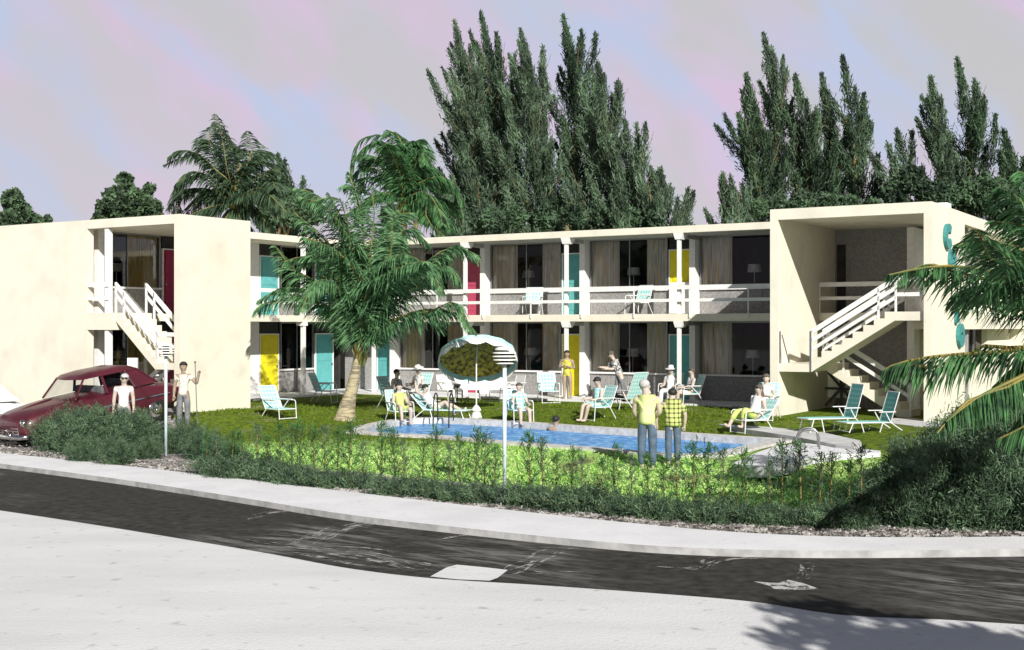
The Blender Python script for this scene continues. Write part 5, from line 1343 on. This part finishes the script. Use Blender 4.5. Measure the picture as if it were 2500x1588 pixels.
def hplant_proto(seed,h=.46,w=.46,n=1700,nm='hedge_plant',size=.085):
    """many feathery upright sprays growing from one root"""
    rg=np.random.default_rng(seed); root=empty(nm); m=MB(); Vs=[];Qs=[];off=0
    ns=26 if h<.8 else 60; per=n//ns
    for k in range(ns):
        az=rg.uniform(0,6.283); r=w*math.sqrt(rg.random()); b=np.array([math.cos(az)*r*.35,math.sin(az)*r*.35,0]); 
        tip=np.array([math.cos(az)*r*rg.uniform(.8,1.15),math.sin(az)*r*rg.uniform(.8,1.15),h*(1-.45*(r/w)**2)*rg.uniform(.55,1.2)])
        m.tube([tuple(b),tuple((b+tip)*.5+np.array([0,0,.04])),tuple(tip)],[.008,.006,.002],3)
        t=rg.random(per)**.75; c=b+(tip-b)*t[:,None]+rg.normal(size=(per,3))*(.045+.06*(1-t))[:,None]*(1 if h<.8 else 1.7); c[:,2]=np.maximum(c[:,2],.015)
        d=unit((tip-b)/np.linalg.norm(tip-b)+rg.normal(size=(per,3))*.7); wv=unit(np.cross(d,rg.normal(size=(per,3))))
        V,Q=quads_from(c,d,wv,rg.uniform(.6,1.5,per)*size,rg.uniform(.12,.26,per)*size); Vs.append(V);Qs.append(Q+off);off+=len(V)
    npmesh('foliage',np.concatenate(Vs),np.concatenate(Qs),M['hedge'],root)
    m.build('stems',M['stem'],root)
    return root
hp=[hplant_proto(40+k,h=.36,n=2600,size=.07) for k in range(5)]; hk=[kids(p) for p in hp]; used=set()
x=470;i=0
while x<2130:
    s=(interp(hedge_line,x)-HY)/(CAMZ-SZ); k=(i*3+i//4)%5; p=hpt(x,random.uniform(-10,-1)); sc=random.uniform(.7,1.15)*(1 if x>650 else 1.1)
    if random.random()>.10 and abs(x-1232)>30:
        if k not in used: o=hp[k]; o.location=p; o.scale=(sc,)*3; o.rotation_euler=(0,0,random.uniform(0,6)); used.add(k)
        else: o=dup(hp[k],p,random.uniform(0,6),scale=sc,tree=hk[k])
        tag(o,'low dark feathery plant in the foot of the hedge beside the gravel verge','hedge plant','low plants along the hedge foot')
    x+=s*.30*random.uniform(.75,1.3); i+=1
# tall shrubs: left group and right group
bp=[hplant_proto(60+k,h=1.05,w=.85,n=21000,nm='hedge_shrub',size=.075) for k in range(4)]; bk=[kids(p) for p in bp]; used=set()
BL=[(165,1100,0.98,'tall dense shrub at the left end of the hedge, beside the maroon car'),(228,1108,1.02,'dense shrub just right of the leftmost hedge shrub'),(285,1090,0.85,'shrub in front of the man in the white shirt'),
    (340,1085,0.77,'shrub between the man in white and the left lamp post'),(205,1126,0.53,'low shrub at the front foot of the left hedge end'),(280,1134,0.55,'low shrub on the verge in front of the white-shirted man'),(360,1120,0.47,'low pale shrub just left of the left lamp post'),
    (445,1105,0.72,'shrub right of the left lamp post, below the man in the print shirt'),(500,1120,0.64,'shrub where the grass meets the hedge, right of the left lamp post'),(560,1145,0.51,'small shrub at the left end of the row of saplings'),
    (2105,1270,0.55,'shrub where the row of saplings meets the big right shrubs'),(2165,1268,0.75,'second shrub from the left in the big right thicket'),(2225,1280,0.84,'shrub in the middle front of the right thicket'),(2290,1275,1.01,'tall shrub of the right thicket below the low fronds'),
    (2350,1282,1.06,'front shrub of the right thicket near the dark trunk shadow'),(2415,1278,1.19,'bulky shrub of the right thicket near the picture edge'),(2480,1282,1.23,'shrub cut by the right picture edge'),(2250,1205,0.88,'shrub in the rear row of the right thicket, left'),
    (2330,1190,1.14,'shrub in the rear row of the right thicket, middle'),(2420,1180,1.32,'tallest shrub in the rear row of the right thicket'),(2500,1190,1.32,'rear shrub at the right picture edge'),(2190,1225,0.62,'small rear shrub by the pale path end on the right')]
for i,(px,py,sc,l) in enumerate(BL):
    k=(i*3+i//4)%4; p=onground(px,py)
    if k not in used: o=bp[k]; o.location=p; o.scale=(sc,)*3; o.rotation_euler=(0,0,random.uniform(0,6)); used.add(k)
    else: o=dup(bp[k],p,random.uniform(0,6),scale=sc,tree=bk[k])
    tag(o,l,'shrub','tall shrubs at both ends of the hedge')
# loose grass tufts
n=26000; V=[];rg=np.random.default_rng(5); c=[]
while len(c)<n:
    px=rg.uniform(440,2250); py=rg.uniform(985,1260)
    if py>interp(lawn_edge,px)-2: continue
    p=onground(px,py,5)
    if abs(p.z-(PZ-.03))<1e-4 and inside(p.x,p.y,pool2) : continue
    if -8<p.x<14 and 18<p.y<45 and (inside(p.x,p.y,pool2) or polydist(p.x,p.y,pool2)<.5): continue
    a,b=toab(p.x,p.y)
    if b<.6 or (a>17.4 and b<3.6) or (a<3.1 and b>8.3): continue
    if px>1750 and 1030<py<1145: continue
    c.append((p.x,p.y,p.z+.02))
c=np.array(c); d=unit(np.array([0,0,1.])+rg.normal(size=(n,3))*.45); w=unit(np.cross(d,rg.normal(size=(n,3))))
Vv,Qq=quads_from(c,d,w,rg.uniform(.05,.11,n),rg.uniform(.012,.03,n)); o=npmesh('grass_tufts',Vv,Qq,M['lawn']); tag(o,kind='stuff')
# leaf litter and pebbles on the gravel verge
n=9000; c=[]
while len(c)<n:
    px=rg.uniform(0,2500); e=interp(walk_in,px); py=e-rg.exponential(16)-1
    p=G(px,py,SZ); p.z=gz(p.x,p.y)
    c.append((p.x,p.y,p.z+.012))
c=np.array(c); d=unit(rg.normal(size=(n,3))*np.array([1,1,.35])); w=unit(np.cross(d,rg.normal(size=(n,3))))
Vv,Qq=quads_from(c,d,w,rg.uniform(.03,.10,n),rg.uniform(.02,.05,n)); o=npmesh('leaf_litter',Vv,Qq,mat('dry_litter',(.42,.40,.38),(.10,.09,.08),6,.9,lo=.42,hi=.58)); tag(o,kind='stuff')

# street tree out of frame behind the camera on the right: it shades the lower right corner of the road
rg=np.random.default_rng(77); root=empty('street_tree',(8.5,3.0,RZ)); tag(root,'street tree with a loose crown standing by the road to the right of the view','tree')
cen=[(rg.uniform(-2.4,2.4),rg.uniform(-1.4,1.4),rg.uniform(4.2,6.2)) for _ in range(11)]; V,Q=leafcloud(rg,cen,[rg.uniform(.6,1.1) for _ in cen],5200,.26); npmesh('crown',V,Q,M['bush'],root)
t=MB(); t.tube([(0,0,0),(.1,0,2),(0,.1,4)],[.2,.16,.1],8)
for c_ in cen: t.tube([(0,.05,3.4),(c_[0]*.5,c_[1]*.5,4.2),c_],[.08,.05,.02],5)
t.build('trunk',M['pinebark'],root,smooth=True)
# ------------------------------------------------------------------ sky, sun, camera
SA,SB,SZV=1.15,1.0,.87
sv=Vector((SA*UX+SB*UY, SA*UY-SB*UX, SZV)).normalized()
sun=bpy.data.lights.new('sun','SUN'); sun.energy=5.0; sun.angle=R(.5); sun.color=(1,.965,.90)
so=bpy.data.objects.new('sun',sun); COL.objects.link(so); so.rotation_euler=sv.to_track_quat('Z','Y').to_euler(); so.location=(0,-20,40)
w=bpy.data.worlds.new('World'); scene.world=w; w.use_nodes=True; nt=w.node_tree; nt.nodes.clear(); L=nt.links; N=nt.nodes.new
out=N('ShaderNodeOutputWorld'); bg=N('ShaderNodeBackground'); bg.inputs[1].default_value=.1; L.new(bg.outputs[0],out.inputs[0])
sky=N('ShaderNodeTexSky'); sky.sky_type='NISHITA'; sky.sun_disc=False; sky.sun_elevation=math.asin(sv.z); sky.sun_rotation=math.atan2(sv.x,sv.y)
tc=N('ShaderNodeTexCoord')
def streak(rot,scale,sc,lo,hi,seed,dist=1.0,det=2.5):
    mp=N('ShaderNodeMapping'); mp.inputs['Rotation'].default_value=(0,rot,0); mp.inputs['Location'].default_value=(seed,seed*.7,0); L.new(tc.outputs['Generated'],mp.inputs[0])
    m2=N('ShaderNodeMapping'); m2.inputs['Scale'].default_value=scale; L.new(mp.outputs[0],m2.inputs[0])
    n=N('ShaderNodeTexNoise'); n.inputs['Scale'].default_value=sc; n.inputs['Detail'].default_value=det; n.inputs['Roughness'].default_value=.5; n.inputs['Distortion'].default_value=dist; L.new(m2.outputs[0],n.inputs['Vector'])
    q=N('ShaderNodeMapRange'); q.inputs[1].default_value=lo; q.inputs[2].default_value=hi; q.interpolation_type='SMOOTHSTEP'; L.new(n.outputs[0],q.inputs[0]); return q.outputs[0]
def mixc(f,a,b):
    m=N('ShaderNodeMix'); m.data_type='RGBA'
    if isinstance(f,float): m.inputs[0].default_value=f
    else: L.new(f,m.inputs[0])
    for i,s in ((6,a),(7,b)):
        if isinstance(s,tuple): m.inputs[i].default_value=(*s,1)
        else: L.new(s,m.inputs[i])
    return m.outputs[2]
base=(5.0,4.65,5.1); pink=(5.7,4.5,5.85); blue=(4.35,4.85,6.4); grey=(4.75,4.65,4.75)
ang=R(42)
f1=streak(ang,(1.9,1,.8),8.0,.38,.68,3.1,.5,3); f2=streak(ang,(2.2,1,.8),8.5,.42,.72,8.3,.5,3); f3=streak(R(-20),(1,1,1.2),2.0,.4,.6,1.3)
c=mixc(f3,base,grey); c=mixc(f1,c,pink); c=mixc(f2,c,blue)
c=mixc(.05,c,sky.outputs[0])
# the sky darkens toward the zenith
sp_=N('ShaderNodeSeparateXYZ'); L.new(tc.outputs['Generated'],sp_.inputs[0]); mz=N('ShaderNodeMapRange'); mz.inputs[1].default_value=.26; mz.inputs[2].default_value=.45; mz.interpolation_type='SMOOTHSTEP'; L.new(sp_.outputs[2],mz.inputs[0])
zen=mixc(.35,(1.3,1.3,1.35),sky.outputs[0]); c=mixc(mz.outputs[0],c,zen)
# and away from the view direction, behind the photographer
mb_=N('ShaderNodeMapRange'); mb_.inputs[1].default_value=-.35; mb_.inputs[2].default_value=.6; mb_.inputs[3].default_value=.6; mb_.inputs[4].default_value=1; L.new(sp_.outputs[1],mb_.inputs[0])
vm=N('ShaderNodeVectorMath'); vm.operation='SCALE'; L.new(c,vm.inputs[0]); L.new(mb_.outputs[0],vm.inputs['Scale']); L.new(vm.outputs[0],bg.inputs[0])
cam=bpy.data.cameras.new('camera'); cam.sensor_width=36; cam.lens=F/2500*36; cam.shift_y=(HY-794)/2500; cam.clip_end=3000; cam.clip_start=.1
co=bpy.data.objects.new('camera',cam); COL.objects.link(co); co.location=(0,0,CAMZ); co.rotation_euler=(R(90),0,0); scene.camera=co
scene.view_settings.view_transform='Standard'; scene.view_settings.look='None'; scene.view_settings.exposure=.3; scene.view_settings.gamma=1
scene.render.resolution_x=1024; scene.render.resolution_y=650
scene.cycles.max_bounces=6; scene.cycles.transparent_max_bounces=12
